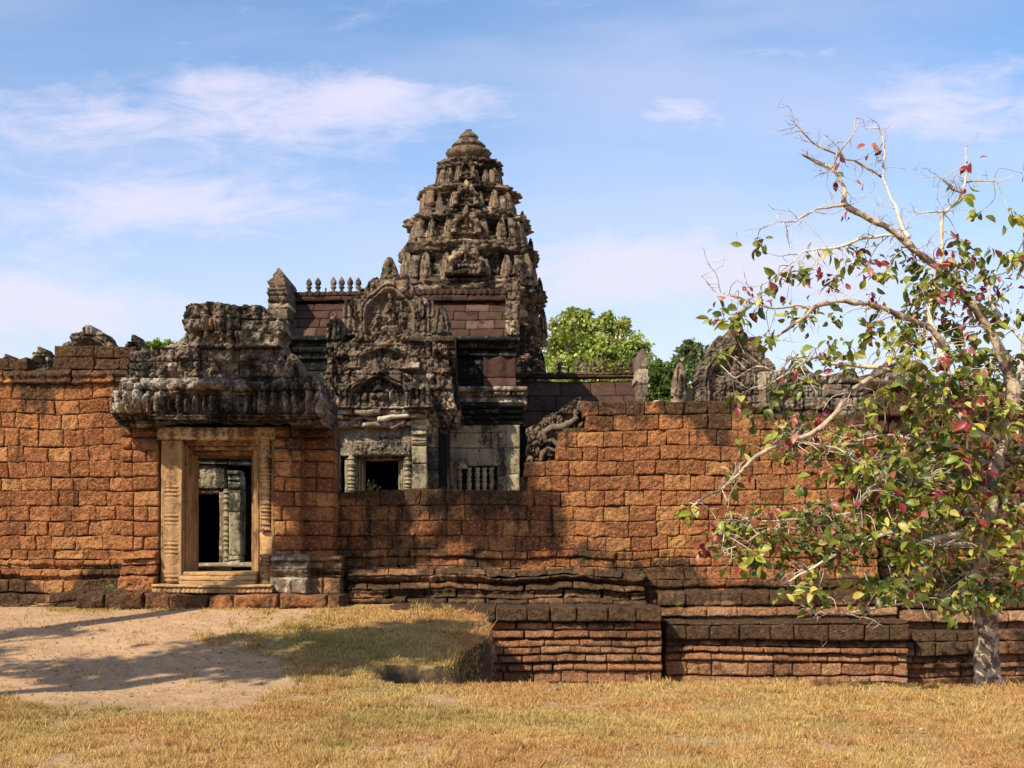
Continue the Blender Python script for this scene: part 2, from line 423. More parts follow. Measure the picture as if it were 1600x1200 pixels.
def mat_bark():
    s = MB('bark')
    a = s.mix(s.ramp(s.noise(9, 5), .35, .65), (.58, .45, .30), (.34, .23, .15))
    a = s.mix(s.ramp(s.noise(4.5, 4, .6, .6, 6), .50, .54, 0, .85), a, (.11, .065, .05))
    a = s.mix(s.ramp(s.r, .5, 1, 0, .85), a, (.72, .62, .47))
    s.bump([(s.noise(22, 6, .7, 0, 0, (1, 1, .35)), .03, 1.), (s.noise(6, 4, .6), .05, .7)])
    return s.done(a)
M_BARK = mat_bark()

# ================================================================== GROUND
def edge_x(y):                       # right rim of the earth mound
    return -.50+.10*(y-15.5)+.12*np.sin(y*2.3)+.05*vnoise(y*2.1, y*0+3)-1.6*sstep(18.2, 19.1, y)
def ground_z(x, y):
    x = np.asarray(x, float); y = np.asarray(y, float)
    lawn = .035*fbm(x/1.7, y/1.7, 0, 3, 2)
    low = -.72
    crest = 14.75+.06*np.sin(x*.9)
    right = lawn+(low-lawn)*sstep(0, 1.3, y-crest)
    m = np.interp(y, [13.0, 14.3, 15.5, 17.0, 18.0, 18.7, 19.3, 30], [0, .02, .17, .42, .58, .67, .70, .70])
    m = m+.03*fbm(x/.9, y/.9, 0, 4, 5)
    # sunken front face between x=-1.45 and the rim
    fr = 15.35+.05*vnoise(x*3, y*0+1)
    ex = edge_x(y)+.06*vnoise(y*5, x*0+9)
    inside = sstep(-.02, .10, ex-x)
    front = sstep(-.05, .05, y-fr)
    fx = sstep(-1.75, -1.25, x)      # where the front is cut as a bank
    mf = m*(1-fx)+fx*(np.where(y < fr+.05, lawn-.35*sstep(14.6, 15.2, y), 0)*(1-front)+m*front)
    z = right*(1-inside)+mf*inside
    z = np.where(y > 19.6, np.where(x < -1.5, .7, low), z)
    z = np.where(y > 21.2, 1.0, z)
    far = sstep(24, 90, np.hypot(x, y-8))
    return z+far*.5*fbm(x/30, y/30, 0, 3, 8)
def dirtmask(x, y):
    n = fbm(x/.8, y/1.3, 0, 5, 21)
    a = sstep(-1.2, -4.8, x+.35*(y-15))*1.15*sstep(11.9, 14.1, y+.2*x+1.0)*1.5*(1-sstep(18.3, 18.9, y)*.7)
    path = np.exp(-((x+2.6+.9*(y-14.5)*.9)**2)/.10)*sstep(13.9, 14.5, y)*(1-sstep(15.3, 16, y))*.55
    low = .42*sstep(-1.6, -4.2, x)*sstep(13.5, 12.2, y)
    return np.clip(sstep(-.45, .55, n*1.5+.5*fbm(x/.15, y/.25, 0, 3, 23)-.55+a+path+low), 0, 1)
def greenmask(x, y):
    n = fbm(x/1.4, y/1.4, 0, 4, 33)
    g = .9*np.exp(-((x+2.4)**2/3.2+(y-16.3)**2/1.6))+.5*sstep(-1.5, -3.5, x)*np.exp(-((y-12.9)**2)/.5)+.35*np.exp(-((x+1.3)**2/2.0+(y-12.3)**2/.9))
    return np.clip(g+.9*n-.05, 0, 1)
xs = np.concatenate([-np.geomspace(400, 12.2, 30), np.arange(-12, 12, .06), np.geomspace(12.05, 400, 30)])
ys = np.concatenate([-np.geomspace(200, .5, 16), np.arange(0, 12.5, .12), np.arange(12.5, 19.8, .05), np.arange(19.8, 22, .2), np.geomspace(22.2, 900, 36)])
A, B = np.meshgrid(xs, ys, indexing='ij'); Zg = ground_z(A, B)
dx = np.abs(np.gradient(Zg, axis=0)/np.gradient(A, axis=0)); dy = np.abs(np.gradient(Zg, axis=1)/np.gradient(B, axis=1))
slope = np.maximum(dx, dy)
soil = sstep(.5, 1.0, slope)*(B > 14)*(B < 19.5)
g = Geo(); I = np.arange(A.size).reshape(A.shape)
rough = np.where(slope > .6, .03*vnoise(A/.1, B/.1, 0, 3), 0)
T = np.stack([np.clip(dirtmask(A, B)+.5*(B > 19.5)+(B < 19.5)*(B > 14.7)*(A > edge_x(B)+.1)*.8, 0, 1), soil, greenmask(A, B)*.35], -1)
g.add(np.stack([A+rough, B, Zg], -1), np.stack([I[:-1, :-1], I[1:, :-1], I[1:, 1:], I[:-1, 1:]], -1).reshape(-1, 4), t=T.reshape(-1, 3))
o = g.build('ground', M_GROUND); tag(o, 'dry lawn, worn dirt path and earth mound before the temple wall', 'ground', kind='structure')

# ---- grass blades
def grass(n, xa, xb, ya, yb, hh, seed, mapf):
    rs = np.random.RandomState(seed)
    x = xa+(xb-xa)*rs.rand(n); y = ya+(yb-ya)*rs.rand(n)
    vis = (np.abs(x) < .42*y+.4)
    keep = mapf(x, y, rs)*vis > rs.rand(n)
    x, y = x[keep], y[keep]; n = len(x)
    z = ground_z(x, y)-.004
    cl = .45+.9*np.clip(fbm(x/.22, y/.22, 0, 3, 7)+.5, 0, 1)+1.3*sstep(.22, .42, fbm(x/.16, y/.16, 0, 3, 17))
    h = hh*cl*(.55+.9*rs.rand(n)); w = .0035+.0035*rs.rand(n); w *= (y/11)
    a = rs.rand(n)*2*np.pi; lean = h*(.25+.75*rs.rand(n)); b = rs.rand(n)*2*np.pi
    p0 = np.stack([x-w*np.cos(a), y-w*np.sin(a), z], -1); p1 = np.stack([x+w*np.cos(a), y+w*np.sin(a), z], -1)
    p2 = np.stack([x+lean*np.cos(b), y+lean*np.sin(b), z+h], -1)
    V = np.stack([p0, p1, p2], 1).reshape(-1, 3); Fc = np.arange(3*n).reshape(n, 3)
    gm = greenmask(x, y)*.85+.12*rs.randn(n); gm = np.clip(gm, 0, 1)[:, None]
    big = sstep(-.4, .4, fbm(x/.7, y/.7, 0, 4, 44))[:, None]
    gold = np.array([.70, .46, .16])*(1-big)+np.array([.64, .34, .125])*big
    gr = np.array([.23, .24, .045]); c = gold*(1-gm)+gr*gm; c = c*(.65+.65*rs.rand(n))[:, None]
    pale = rs.rand(n) > .93; c[pale] = np.array([.72, .52, .27])
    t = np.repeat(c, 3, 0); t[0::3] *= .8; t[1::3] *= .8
    return V, Fc, t
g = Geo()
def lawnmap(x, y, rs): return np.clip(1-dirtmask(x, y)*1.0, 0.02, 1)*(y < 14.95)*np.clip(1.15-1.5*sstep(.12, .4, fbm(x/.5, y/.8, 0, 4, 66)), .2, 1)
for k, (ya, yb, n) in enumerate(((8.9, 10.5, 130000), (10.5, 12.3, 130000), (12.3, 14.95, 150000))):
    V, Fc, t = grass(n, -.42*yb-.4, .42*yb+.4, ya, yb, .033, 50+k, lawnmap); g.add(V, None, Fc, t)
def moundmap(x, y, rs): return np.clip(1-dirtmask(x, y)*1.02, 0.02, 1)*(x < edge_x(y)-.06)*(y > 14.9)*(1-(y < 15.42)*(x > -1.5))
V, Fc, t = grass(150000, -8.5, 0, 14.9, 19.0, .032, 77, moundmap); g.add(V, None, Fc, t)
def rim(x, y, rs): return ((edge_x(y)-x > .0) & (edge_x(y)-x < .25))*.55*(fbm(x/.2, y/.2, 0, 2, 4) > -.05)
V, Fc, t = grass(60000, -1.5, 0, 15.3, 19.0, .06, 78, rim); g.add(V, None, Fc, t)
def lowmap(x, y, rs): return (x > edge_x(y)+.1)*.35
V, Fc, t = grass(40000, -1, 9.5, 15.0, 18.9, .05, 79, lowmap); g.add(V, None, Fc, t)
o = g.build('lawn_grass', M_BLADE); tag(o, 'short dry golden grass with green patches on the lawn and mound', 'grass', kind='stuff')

# ================================================================== LATERITE WALLS
YW = 20.3
def pz(l, Y=YW): return [Z(p, Y) for p in l]
def profile(pts, Y):
    """pts: (py, outward offset); returns yf"""
    zz = np.array([Z(p, Y) for p, _ in pts]); of = np.array([o for _, o in pts]); i = np.argsort(zz)
    zz = zz[i]; of = of[i]
    return lambda x, z: Y-np.interp(z, zz, of)
def topline(pts, Y):
    xs_ = [X(a, Y) for a, _ in pts]; zs_ = [Z(b, Y) for _, b in pts]
    return lambda x, z: z < np.interp(x, xs_, zs_)
def crustf(ztop, fade, zbot, fb, k=1.0, k0=0.0):
    def f(x, z):
        n = .75*fbm(x/.55, z/.8, 0, 5, 61)
        return np.clip(k0+k*sstep(ztop-fade, ztop, z+n)+k*sstep(zbot+fb, zbot, z+n), 0, 1)
    return f
# left wall
lw = empty('laterite_wall', (X(60, YW), YW, .6), 'orange laterite block wall left of the carved doorway, with a ragged dark top course', 'wall', 'laterite enclosure walls')
pl = profile([(540, 0), (578, 0), (579, .05), (586, .09), (592, .04), (598, .08), (601, .0), (868, 0), (873, .06), (881, .07), (882, .02), (888, .03), (889, .12), (898, .13), (900, .06), (905, .07), (906, .20), (924, .22), (926, .14), (928, .32), (946, .34), (947, .42), (960, .42)], YW)
zs_l = pz([540, 559, 578, 600, 624, 646, 670, 696, 720, 746, 767, 791, 815, 837, 858, 873, 888, 905, 926, 946, 962])
g = Geo()
tl = topline([(-500, 556), (-60, 560), (30, 560), (31, 570), (78, 568), (79, 545), (270, 545)], YW)
g.blocks(X(-420, YW), X(212, YW), zs_l, pl, .34, .345, .007, .022, .018, .013, tl, 3,
         crustf(Z(560, YW), .95, Z(925, YW), .50, 1.0, .02), off=.010, warp=.018, pit=.03)
g.box(X(-420, YW), X(212, YW), YW+.07, YW+.75, .2, Z(585, YW), (.9, .1, 1))
g.build('stone_courses', M_LAT, lw)
# right wall
rw = empty('laterite_wall', (X(1000, YW), YW, .6), 'long orange laterite wall right of the doorway, broken down low at its left end and stepping up behind the tree', 'wall', 'laterite enclosure walls')
courses_r = [625, 648, 672, 698, 720, 743, 766, 790, 813, 838, 860, 873, 886, 905, 926, 947, 962]
tr_ = topline([(500, 764), (814, 764), (815, 742), (831, 742), (832, 719), (856, 719), (857, 697), (880, 697), (881, 671), (905, 671), (906, 624), (1168, 624), (1169, 646), (1372, 646), (1373, 600), (2100, 600)], YW)
pr1 = profile([(600, 0), (858, 0), (862, .05), (872, .07), (873, .01), (884, .03), (886, .12), (898, .13), (902, .08), (905, .17), (926, .20), (927, .14), (929, .30), (950, .32), (970, .32)], YW)
pr2 = profile([(600, 0), (896, 0), (900, .05), (906, .12), (916, .14), (919, .05), (926, .20), (946, .22), (947, .30), (970, .32)], YW)
XB = X(962, YW)
def prr(x, z):
    base = np.where(x < XB, pr1(x, z), pr2(x, z))
    return base+.55*(x > X(1372, YW))
g = Geo()
cr_r = crustf(Z(622, YW), .75, Z(925, YW), .45, 1., .02)
def crr(x, z):
    lowtop = .75*sstep(Z(800, YW), Z(768, YW), z+.2*vnoise(x/.4, z/.4, 0, 3))*(x < X(815, YW))
    st = .45*np.exp(-((x-X(760, YW))/1.0)**2)*sstep(Z(900, YW), Z(780, YW), z)
    band = .35*(x < X(700, YW))
    return np.clip(cr_r(x, z)+lowtop+st+band, 0, 1)
g.blocks(X(505, YW), X(1372, YW), pz(courses_r), prr, .34, .345, .007, .022, .018, .013, tr_, 5, crr, off=.010, warp=.018, pit=.03)
g.blocks(X(1372, YW+.55), X(2050, YW), pz([600]+courses_r), prr, .34, .37, .013, .035, .013, .035, tr_, 6, lambda x, z: np.clip(crr(x, z)+.3, 0, 1), off=.010, warp=.018, pit=.03)
g.box(X(505, YW), X(812, YW), YW+.07, YW+.8, -.6, Z(770, YW), (.9, .1, 1))
g.box(X(812, YW), X(880, YW), YW+.07, YW+.8, -.6, Z(745, YW), (.9, .1, 1))
g.box(X(880, YW), X(1372, YW), YW+.07, YW+.8, -.6, Z(668, YW), (.9, .1, 1))
g.box(X(1372, YW), X(2050, YW), YW+.63, YW+1.3, -.6, Z(655, YW), (.9, .1, 1))
g.build('stone_courses', M_LAT, rw)
# dark capping stones seen right of x=1372
g = Geo()
g.blocks(X(1374, YW), X(1470, YW), pz([590, 607, 628, 646]), lambda x, z: YW+.5-.12*np.sin(z*9)*.5+0*x, .4, .5, .012, .03, .02, .04, None, 9, lambda x, z: x*0+1., off=.03)
g.build('cornice', M_LAT, rw)

# ---- plinth
pth = empty('stepped_plinth', (X(1100, 19.3), 19.3, -.6), 'stepped moulded laterite plinth under the right wall, dark cap over pale banded courses', 'plinth')
def psec(xa, xb, Yf, pys, prof, seed, depth, cap, capk=1.0, bw=.42):
    g = Geo(); pf = profile(prof, Yf)
    ct = Z(cap, Yf)
    def cr(x, z): return np.clip(capk*.82*sstep(ct-.12, ct+.02, z+.05*vnoise(x/.3, z/.2, 0, 5))+.45*vnoise(x/.5, z/.3, 0, 8)+.10, 0, 1)
    g.blocks(X(xa, Yf), X(xb, Yf), pz(pys, Yf), pf, depth, bw, .012, .022, .012, .022, None, seed, cr, off=.014, warp=.014, pit=.012)
    g.box(X(xa, Yf)+.05, X(xb, Yf)-.05, Yf+.12, Yf+depth, -.8, Z(pys[0], Yf)-.06, (.8, .2, 1))
    return g
Y1, Y2, Y3 = 18.75, 19.2, 19.6
# upper plinth band behind
psec(1028, 1400, 19.95, [924, 946, 962, 985], [(924, .0), (925, .06), (945, .08), (946, .0), (950, .10), (961, .12), (964, .04), (985, .05)], 21, .5, 940, .7, .5).build('plinth_course', M_LATP, pth)
psec(1400, 2050, 20.1, [930, 952, 972, 990], [(930, .06), (950, .08), (952, .02), (956, .16), (970, .20), (974, .04), (990, .05)], 22, .5, 945, .9, .5).build('plinth_course', M_LATP, pth)
psec(608, 1033, Y1, [947, 971, 984, 997, 1009, 1021, 1034, 1047, 1066, 1085, 1100], [(947, .08), (950, .13), (968, .14), (971, .04), (982, .02), (984, .0), (986, .07), (994, .09), (996, .01), (1000, .03), (1003, .06), (1018, .07), (1021, .01), (1024, .08), (1032, .10), (1034, .01), (1038, .03), (1041, .10), (1047, .09), (1049, .04), (1066, .06), (1085, .10), (1100, .12)], 23, 1.3, 968, 1.1).build('plinth_section', M_LATP, pth)
psec(1038, 1417, Y2, [969, 975, 1000, 1010, 1020, 1033, 1056, 1068, 1082, 1100], [(969, .06), (973, .12), (998, .14), (1001, .0), (1009, .02), (1011, .10), (1017, .12), (1020, .02), (1023, .06), (1031, .10), (1033, .03), (1037, .06), (1054, .07), (1056, .01), (1059, .09), (1066, .11), (1069, .03), (1072, .1), (1100, .14)], 24, 1.0, 998, 1.1).build('plinth_section', M_LATP, pth)
psec(1410, 2050, Y3, [985, 1001, 1023, 1034, 1043, 1057, 1070, 1082, 1100], [(985, .0), (1000, .02), (1002, .10), (1021, .14), (1024, .01), (1033, .03), (1035, .10), (1042, .11), (1045, .02), (1055, .06), (1059, .09), (1070, .02), (1082, .08), (1100, .12)], 25, .7, 1015, .9).build('plinth_section', M_LATP, pth)
# the band left of the main plinth, dark rough stones at the foot of the wall
g = Geo()
g.blocks(X(540, 19.6), X(1010, 19.6), pz([890, 900, 911, 922, 934, 946, 962], 19.95), lambda x, z: 19.86-.05*np.sin((z-.7)*34)-.14*sstep(1.05, .6, z)+.05*vnoise(x/.6, z/.1, 0, 4), .7, .6, .012, .022, .03, .02, None, 31, lambda x, z: .55+.5*vnoise(x/.6, z/.2, 0, 6), off=.05, warp=.022, pit=.02)
g.build('rubble_course', M_LATP, pth)

# ================================================================== GATEHOUSE
gh = empty('gatehouse', (X(340, 19.4), 19.4, .9), 'carved stone gate doorway with a ruined dark pediment set in the orange wall', 'gate')
YG = 19.45
def gpil(xa, xb, Y, seed, depth, bw=.3, py0=664, py1=882, k0=.05, crust_up=.5):
    g = Geo()
    g.blocks(X(xa, Y), X(xb, Y), pz([py0, 684, 702, 722, 746, 768, 792, 815, 838, 860, py1], Y), lambda x, z: Y-.03*(z > Z(722, Y))*np.sin((z-Z(702, Y))*18)**2, depth, bw, .012, .025, .012, .028, None, seed,
             lambda x, z: np.clip(k0+crust_up*sstep(Z(720, Y), Z(675, Y), z+.2*vnoise(x/.3, z/.3, 0, 4)), 0, 1), off=.01, warp=.013, pit=.018)
    g.box(X(xa, Y)+.03, X(xb, Y)-.03, Y+.06, Y+depth+.3, .9, Z(py0+3, Y), (.8, .2, .8)); return g
gpil(188, 208, YG+.25, 41, .6, .4).build('pilaster', M_LAT, gh)
gpil(207, 248, YG, 42, .9, .42).build('pilaster', M_LAT, gh)
gpil(428, 470, YG, 43, .9, .26).build('pilaster', M_LAT, gh)
gpil(469, 521, YG+.33, 44, .6, .6).build('pilaster', M_LAT, gh)
# pilaster bases
def base(xa, xb, Y, pys, prof, seed, mat, depth=.5):
    g = Geo(); g.blocks(X(xa, Y), X(xb, Y), pz(pys, Y), profile(prof, Y), depth, .42, .010, .016, .03, .018, None, seed, lambda x, z: .5*vnoise(x/.3, z/.2, 0, 3)+.1, off=.03, warp=.018, pit=.03)
    g.build('pilaster_base', mat, gh)
base(190, 246, YG, [862, 874, 884, 900, 926], [(862, .03), (872, .1), (875, .04), (884, .06), (899, .15), (901, .10), (905, .2), (926, .22)], 45, M_LAT)
base(424, 482, YG-.02, [866, 878, 890, 902, 927], [(866, .02), (872, .12), (877, .10), (879, .01), (884, .03), (886, .13), (892, .16), (897, .12), (898, .06), (901, .08), (905, .22), (927, .27)], 46, M_GRYB)
base(480, 534, YG+.28, [868, 878, 890, 902, 928], [(868, .02), (872, .1), (877, .09), (879, .02), (886, .10), (892, .14), (897, .1), (898, .05), (903, .18), (928, .24)], 47, M_LATP)
# step platform
g = Geo()
g.blocks(X(-60, 19.05), X(240, 19.05), pz([925, 941, 958], 19.05), lambda x, z: 19.1-.0*x+.04*vnoise(x/.6, z/.3), .5, .42, .018, .025, .02, .05, lambda x, z: (z < Z(941, 19.05)) or x > X(78, 19.05), 51, lambda x, z: x*0+.75, off=.04, warp=.03)
g.blocks(X(118, 18.85), X(532, 18.85), pz([929, 953, 975], 18.85), lambda x, z: 18.8+.03*vnoise(x/.5, z/.3), .9, .52, .02, .022, .03, .06, None, 52, lambda x, z: .25+.35*vnoise(x/.8, z/.5, 0, 2)+.4*(x > X(420, 18.85)), off=.035, warp=.03)
g.box(X(120, 18.85), X(530, 18.85), 18.95, 19.8, .5, Z(932, 18.85), (.5, .5, .3))
g.build('doorstep', M_LAT, gh)
g = Geo()
g.blocks(X(238, 19.15), X(426, 19.15), pz([914, 918.5, 927], 19.15), lambda x, z: 19.12-.03*(z > Z(918.5, 19.15))+.008*np.sin(x*90)*(z < Z(918.5, 19.15)), .7, 1.9, .004, .014, .006, .012, None, 53, lambda x, z: x*0, off=.004, warp=.006)
g.blocks(X(284, 19.5), X(402, 19.5), pz([893, 899, 907, 915], 19.5), profile([(893, .0), (899, .02), (900, .10), (907, .11), (908, .16), (915, .17)], 19.5), .9, 1.6, .003, .014, .006, .01, None, 54, lambda x, z: x*0, off=.003, warp=.005)
g.build('threshold', M_DOOR, gh)
# sandstone door frame
def vpanel(xa, xb, py0, py1, Y, depth, seed, mat, name, bands=False, parent=None):
    g = Geo(); x0, x1 = X(xa, Y), X(xb, Y); xc = (x0+x1)/2; hw = (x1-x0)/2
    def yf(x, z):
        e = np.abs(x-xc)/hw
        q = .02*np.cos(np.clip(e, 0, 1)*np.pi*2.5)
        if bands: q = .012*np.cos(np.clip(e, 0, 1)*np.pi*1.5)+.014*np.sin(z*2*np.pi/.062)*(np.abs(x-xc) < hw*.66)*np.clip(.3+1.3*np.sin(z*2*np.pi/.47+.6*np.sin(z*3)), 0, 1)
        return Y-q
    g.blocks(x0, x1, pz([py0, py1], Y), yf, depth, 9, .004, .012, .005, .012, None, seed, lambda x, z: .25*sstep(Z(690, Y), Z(668, Y), z), off=0, warp=.004)
    return g.build(name, mat, parent)
df = vpanel(251, 284, 687, 912, YG+.02, .5, 61, M_DOOR, 'door_jamb', True, gh)
vpanel(283, 292, 690, 905, YG+.22, .5, 62, M_DOOR, 'door_jamb', False, gh)
vpanel(291, 298, 702, 899, YG+.36, .45, 63, M_DOOR, 'door_jamb', False, gh)
vpanel(296, 302, 708, 897, YG+.5, .35, 64, M_DOOR, 'door_jamb', False, gh)
vpanel(424, 429, 687, 912, YG+.02, .5, 65, M_DOOR, 'door_jamb', False, gh)
vpanel(402, 413, 690, 912, YG+.22, .5, 66, M_DOOR, 'door_jamb', False, gh)
vpanel(396, 403, 702, 899, YG+.36, .45, 67, M_DOOR, 'door_jamb', False, gh)
vpanel(393, 398, 708, 897, YG+.5, .35, 68, M_DOOR, 'door_jamb', False, gh)
# broken plaster-like plinth of right jamb
g = Geo(); g.blocks(X(404, YG), X(430, YG), pz([832, 880, 913], YG), lambda x, z: YG+.06+.05*vnoise(x/.1, z/.15), .4, .5, .01, .02, .02, .06, None, 69, lambda x, z: x*0, off=.02, warp=.02); g.build('jamb_base', M_DOOR, gh)
# colonette with rings
def colonette(x, y, z0, z1, r, name, mat, parent, seed=0, ring=.055):
    prof = []; z = z0; k = 0; rs = np.random.RandomState(seed)
    while z < z1:
        q = r*(1.0 if k % 2 else .78)
        if k % 9 == 0: q = r*1.18
        h = ring*(.45 if k % 2 else .55)*(2.2 if k % 9 == 4 else 1)
        prof += [(z, q*.93), (z+h*.5, q), (z+h*.95, q*.93)]; z += h; k += 1
    g = Geo(); g.lathe(x, y, prof, 12, (.5, .3, .1), nz=.006); return g.build(name, mat, parent)
colonette(X(414, YG), YG+.06, Z(829, YG), Z(688, YG), .085, 'colonette', M_DOOR, gh, 3)
colonette(X(414, YG), YG+.04, Z(912, YG), Z(868, YG), .085, 'colonette', M_DOOR, gh, 4)
# lintel with rosettes
def rosrow(Y, xa, xb, za, zb, step, amp=.02):
    def yf(x, z):
        zc = (za+zb)/2; u_ = ((x-xa) % step)/step-.5; v_ = (z-zc)/step
        r_ = np.hypot(u_, v_)
        return Y-amp*np.exp(-((r_-.3)/.09)**2)-amp*np.exp(-(r_/.1)**2)
    return yf
g = Geo(); g.blocks(X(246, YG), X(430, YG), pz([667, 687], YG), rosrow(YG-.03, X(246, YG), X(430, YG), Z(687, YG), Z(667, YG), .17, .03), .6, 1.4, .004, .012, .008, .012, None, 71, lambda x, z: .2+0*x, off=.004, warp=.004)
g.build('lintel', M_DOOR, gh)
g = Geo(); g.blocks(X(284, YG), X(412, YG), pz([686, 697, 703, 710], YG+.3), lambda x, z: YG+.18+.14*(z < Z(697, YG+.3))+.15*(z < Z(703, YG+.3))-.015*np.sin(x*40)*(z > Z(697, YG+.3)), .9, 3, .003, .012, .008, .01, None, 72, lambda x, z: x*0+.3, off=.003, warp=.004)
g.build('lintel', M_DOOR, gh)
# passage side walls, ceiling, back frame
g = Geo()
g.box(X(205, 19.9), X(246, 19.9), 20.0, 21.9, .9, Z(600, 20), (.5, .5, .6)); g.box(X(414, 19.9), X(500, 19.9), 20.0, 21.9, .9, Z(612, 20), (.5, .5, .6))
g.box(X(246, 19.9), X(414, 19.9), 20.1, 21.9, Z(700, 19.9), Z(600, 20), (.5, .5, .6))
g.box(X(240, 19.9), X(296, 19.9), 20.0, 20.35, .9, Z(700, 19.9), (.5, .5, .3)); g.box(X(403, 19.9), X(420, 19.9), 20.0, 20.35, .9, Z(700, 19.9), (.5, .5, .3))
g.build('passage_wall', M_LAT, gh)
g = Geo(); g.box(X(296, 20), X(404, 20), 19.9, 21.95, .85, Z(899, 19.9)+.0, (.5, .5, .0)); g.build('passage_floor', M_DOOR, gh)

# ------------------------------------------------------------------ carving helpers
def carve(x, z, sc=1., seed=0):
    """busy figure-like relief, about 0..1, with steep edges"""
    wx_ = x+.03*sc*vnoise(x/.09/sc, z/.09/sc, 0, seed+5); wz_ = z+.03*sc*vnoise(x/.09/sc, z/.09/sc, 3, seed+6)
    f1, f2, idv = worley(wx_/(.12*sc), wz_/(.20*sc), seed)
    a = np.clip((f2-f1)*3.2, 0, 1)**.6*(.35+.65*idv)
    g1, g2, i2 = worley(wx_/(.05*sc)+3, wz_/(.062*sc)+9, seed+3)
    b = np.clip((g2-g1)*2.6, 0, 1)**.7*(.3+.7*i2)
    scr = np.abs(np.sin((wx_*.8+wz_*.6)*2*np.pi/(.085*sc)+4*vnoise(x/.2, z/.2, 0, seed+8)))
    return .75*a+.42*b+.20*scr*(idv > .5)-.15
def jointd(x, z, zs, bw, seed):
    """distance to stone joints + per-stone random values"""
    zs = np.sort(np.array(zs)); k = np.clip(np.searchsorted(zs, z)-1, 0, len(zs)-2)
    dz = np.minimum(np.abs(z-zs[k]), np.abs(zs[k+1]-z))
    xo = x/bw+_h(k, k*0, k*0, seed)*3; ix = np.floor(xo).astype(np.int64)
    ix0 = ix; jl = ix+.28*(_h(ix, k, k*0, seed+1)-.5); 
    cell = np.where(xo < jl, ix-1, ix)
    lo = cell+.28*(_h(cell, k, k*0, seed+1)-.5); hi = cell+1+.28*(_h(cell+1, k, k*0, seed+1)-.5)
    dx_ = np.minimum(xo-lo, hi-xo)*bw
    return np.minimum(dx_, dz), _h(cell, k, k*0+1, seed+2), _h(cell, k, k*0+2, seed+3)
def pediment(g, cx, z0, w, h, y, thick, res=.016, seed=0, naga=True, crust=.2, bold=1.0, figure=True, peak=1.0):
    hw = w/2
    core = .80 if naga else 1.0
    def uv(x, z): return (x-cx)/hw/core, (z-z0)/h
    def polar(x, z):
        a, b = uv(x, z); b2 = (b-.14)/.70
        r = np.sqrt(a*a+np.where(b2 > 0, b2*b2, .0)); ph = np.arctan2(np.maximum(b2, 0), a); return a, b, r, ph
    def mask(x, z):
        a, b, r, ph = polar(x, z)
        tooth = np.abs(np.sin((ph-np.pi/2)*5.5+np.pi/2))**.6
        ogee = .26*peak*np.exp(-((ph-np.pi/2)/.16)**2)+.05*np.exp(-((ph-np.pi/2)/.5)**2)
        m_ = (r < .86+.10*tooth+ogee+.03*vnoise(x/.07, z/.07, 0, seed)) & (b > 0)
        if naga:
            for sgn in (-1, 1):
                da = (a-sgn*1.04)/.20; db = b/.50
                m_ |= (b >= 0) & (np.abs(da+sgn*-.35*db) < (1-np.clip(db, 0, 1)**1.7)*(1+.12*np.sin(b*40)))
            m_ |= (b >= 0) & (b < .10) & (np.abs(a) < 1.2)
        return m_
    def height(x, z):
        a, b, r, ph = polar(x, z)
        H = np.zeros_like(x)
        r1 = r*(1+.045*np.cos(ph*6))
        arch = np.exp(-((r1-.68)/.065)**2); inner = r1 < .62
        fl = np.abs(np.sin((ph-np.pi/2)*5.5+np.pi/2))
        H += .13*bold*arch
        H += np.where(r1 > .74, .05+.07*fl*bold, 0)
        H += np.where(inner, -.07+.10*carve(x, z, .9, seed+1)*bold, 0)
        H += np.where(r1 > .74, .07*carve(x, z, .8, seed+2), 0)
        if figure:
            for (fx, fz, rx, rz, hh) in ((0, .52, .075, .06, .10), (0, .38, .12, .10, .11), (-.13, .30, .07, .08, .07), (.13, .30, .07, .08, .07), (0, .24, .20, .06, .10), (0, .13, .26, .05, .08), (-.3, .28, .07, .12, .06), (.3, .28, .07, .12, .06)):
                q = 1-((a-fx)/rx)**2-((b-fz)/rz)**2
                H += hh*bold*np.sqrt(np.clip(q, 0, 1))*inner
        if naga:
            nz_ = (np.abs(a) > .86) & (b < .52)
            H = np.where(nz_, .12*bold+.05*np.abs(np.sin(a*26))+.05*carve(x, z, .7, seed+4), H)
        H += np.where(b < .09, .10+.05*np.sin(b/.09*np.pi*2.0), 0)
        n_ = max(3, int(h/.36)); zsx = z0+h*np.arange(n_+2)/n_
        jd, _, _ = jointd(x, z, zsx, .5, seed+7)
        H -= .035*np.exp(-(jd/.014)**2)
        H += .035*fbm(x/.16, z/.16, 0, 4, seed+9)
        return H
    def tf(x, z):
        n_ = max(3, int(h/.36)); zsx = z0+h*np.arange(n_+2)/n_
        jd, r1, r2 = jointd(x, z, zsx, .5, seed+7)
        c = crust+.35*fbm(x/.35, z/.5, 0, 4, seed+12)+.2*np.exp(-(jd/.015)**2)  # stone joints darkened too: growth plus crevice shade put into the colour
        return np.stack([r1, r2, np.clip(c, 0, 1)], -1)
    g.relief(cx-hw*1.12, cx+hw*1.12, z0, z0+h*1.12, res, y, thick, mask, height, tf)
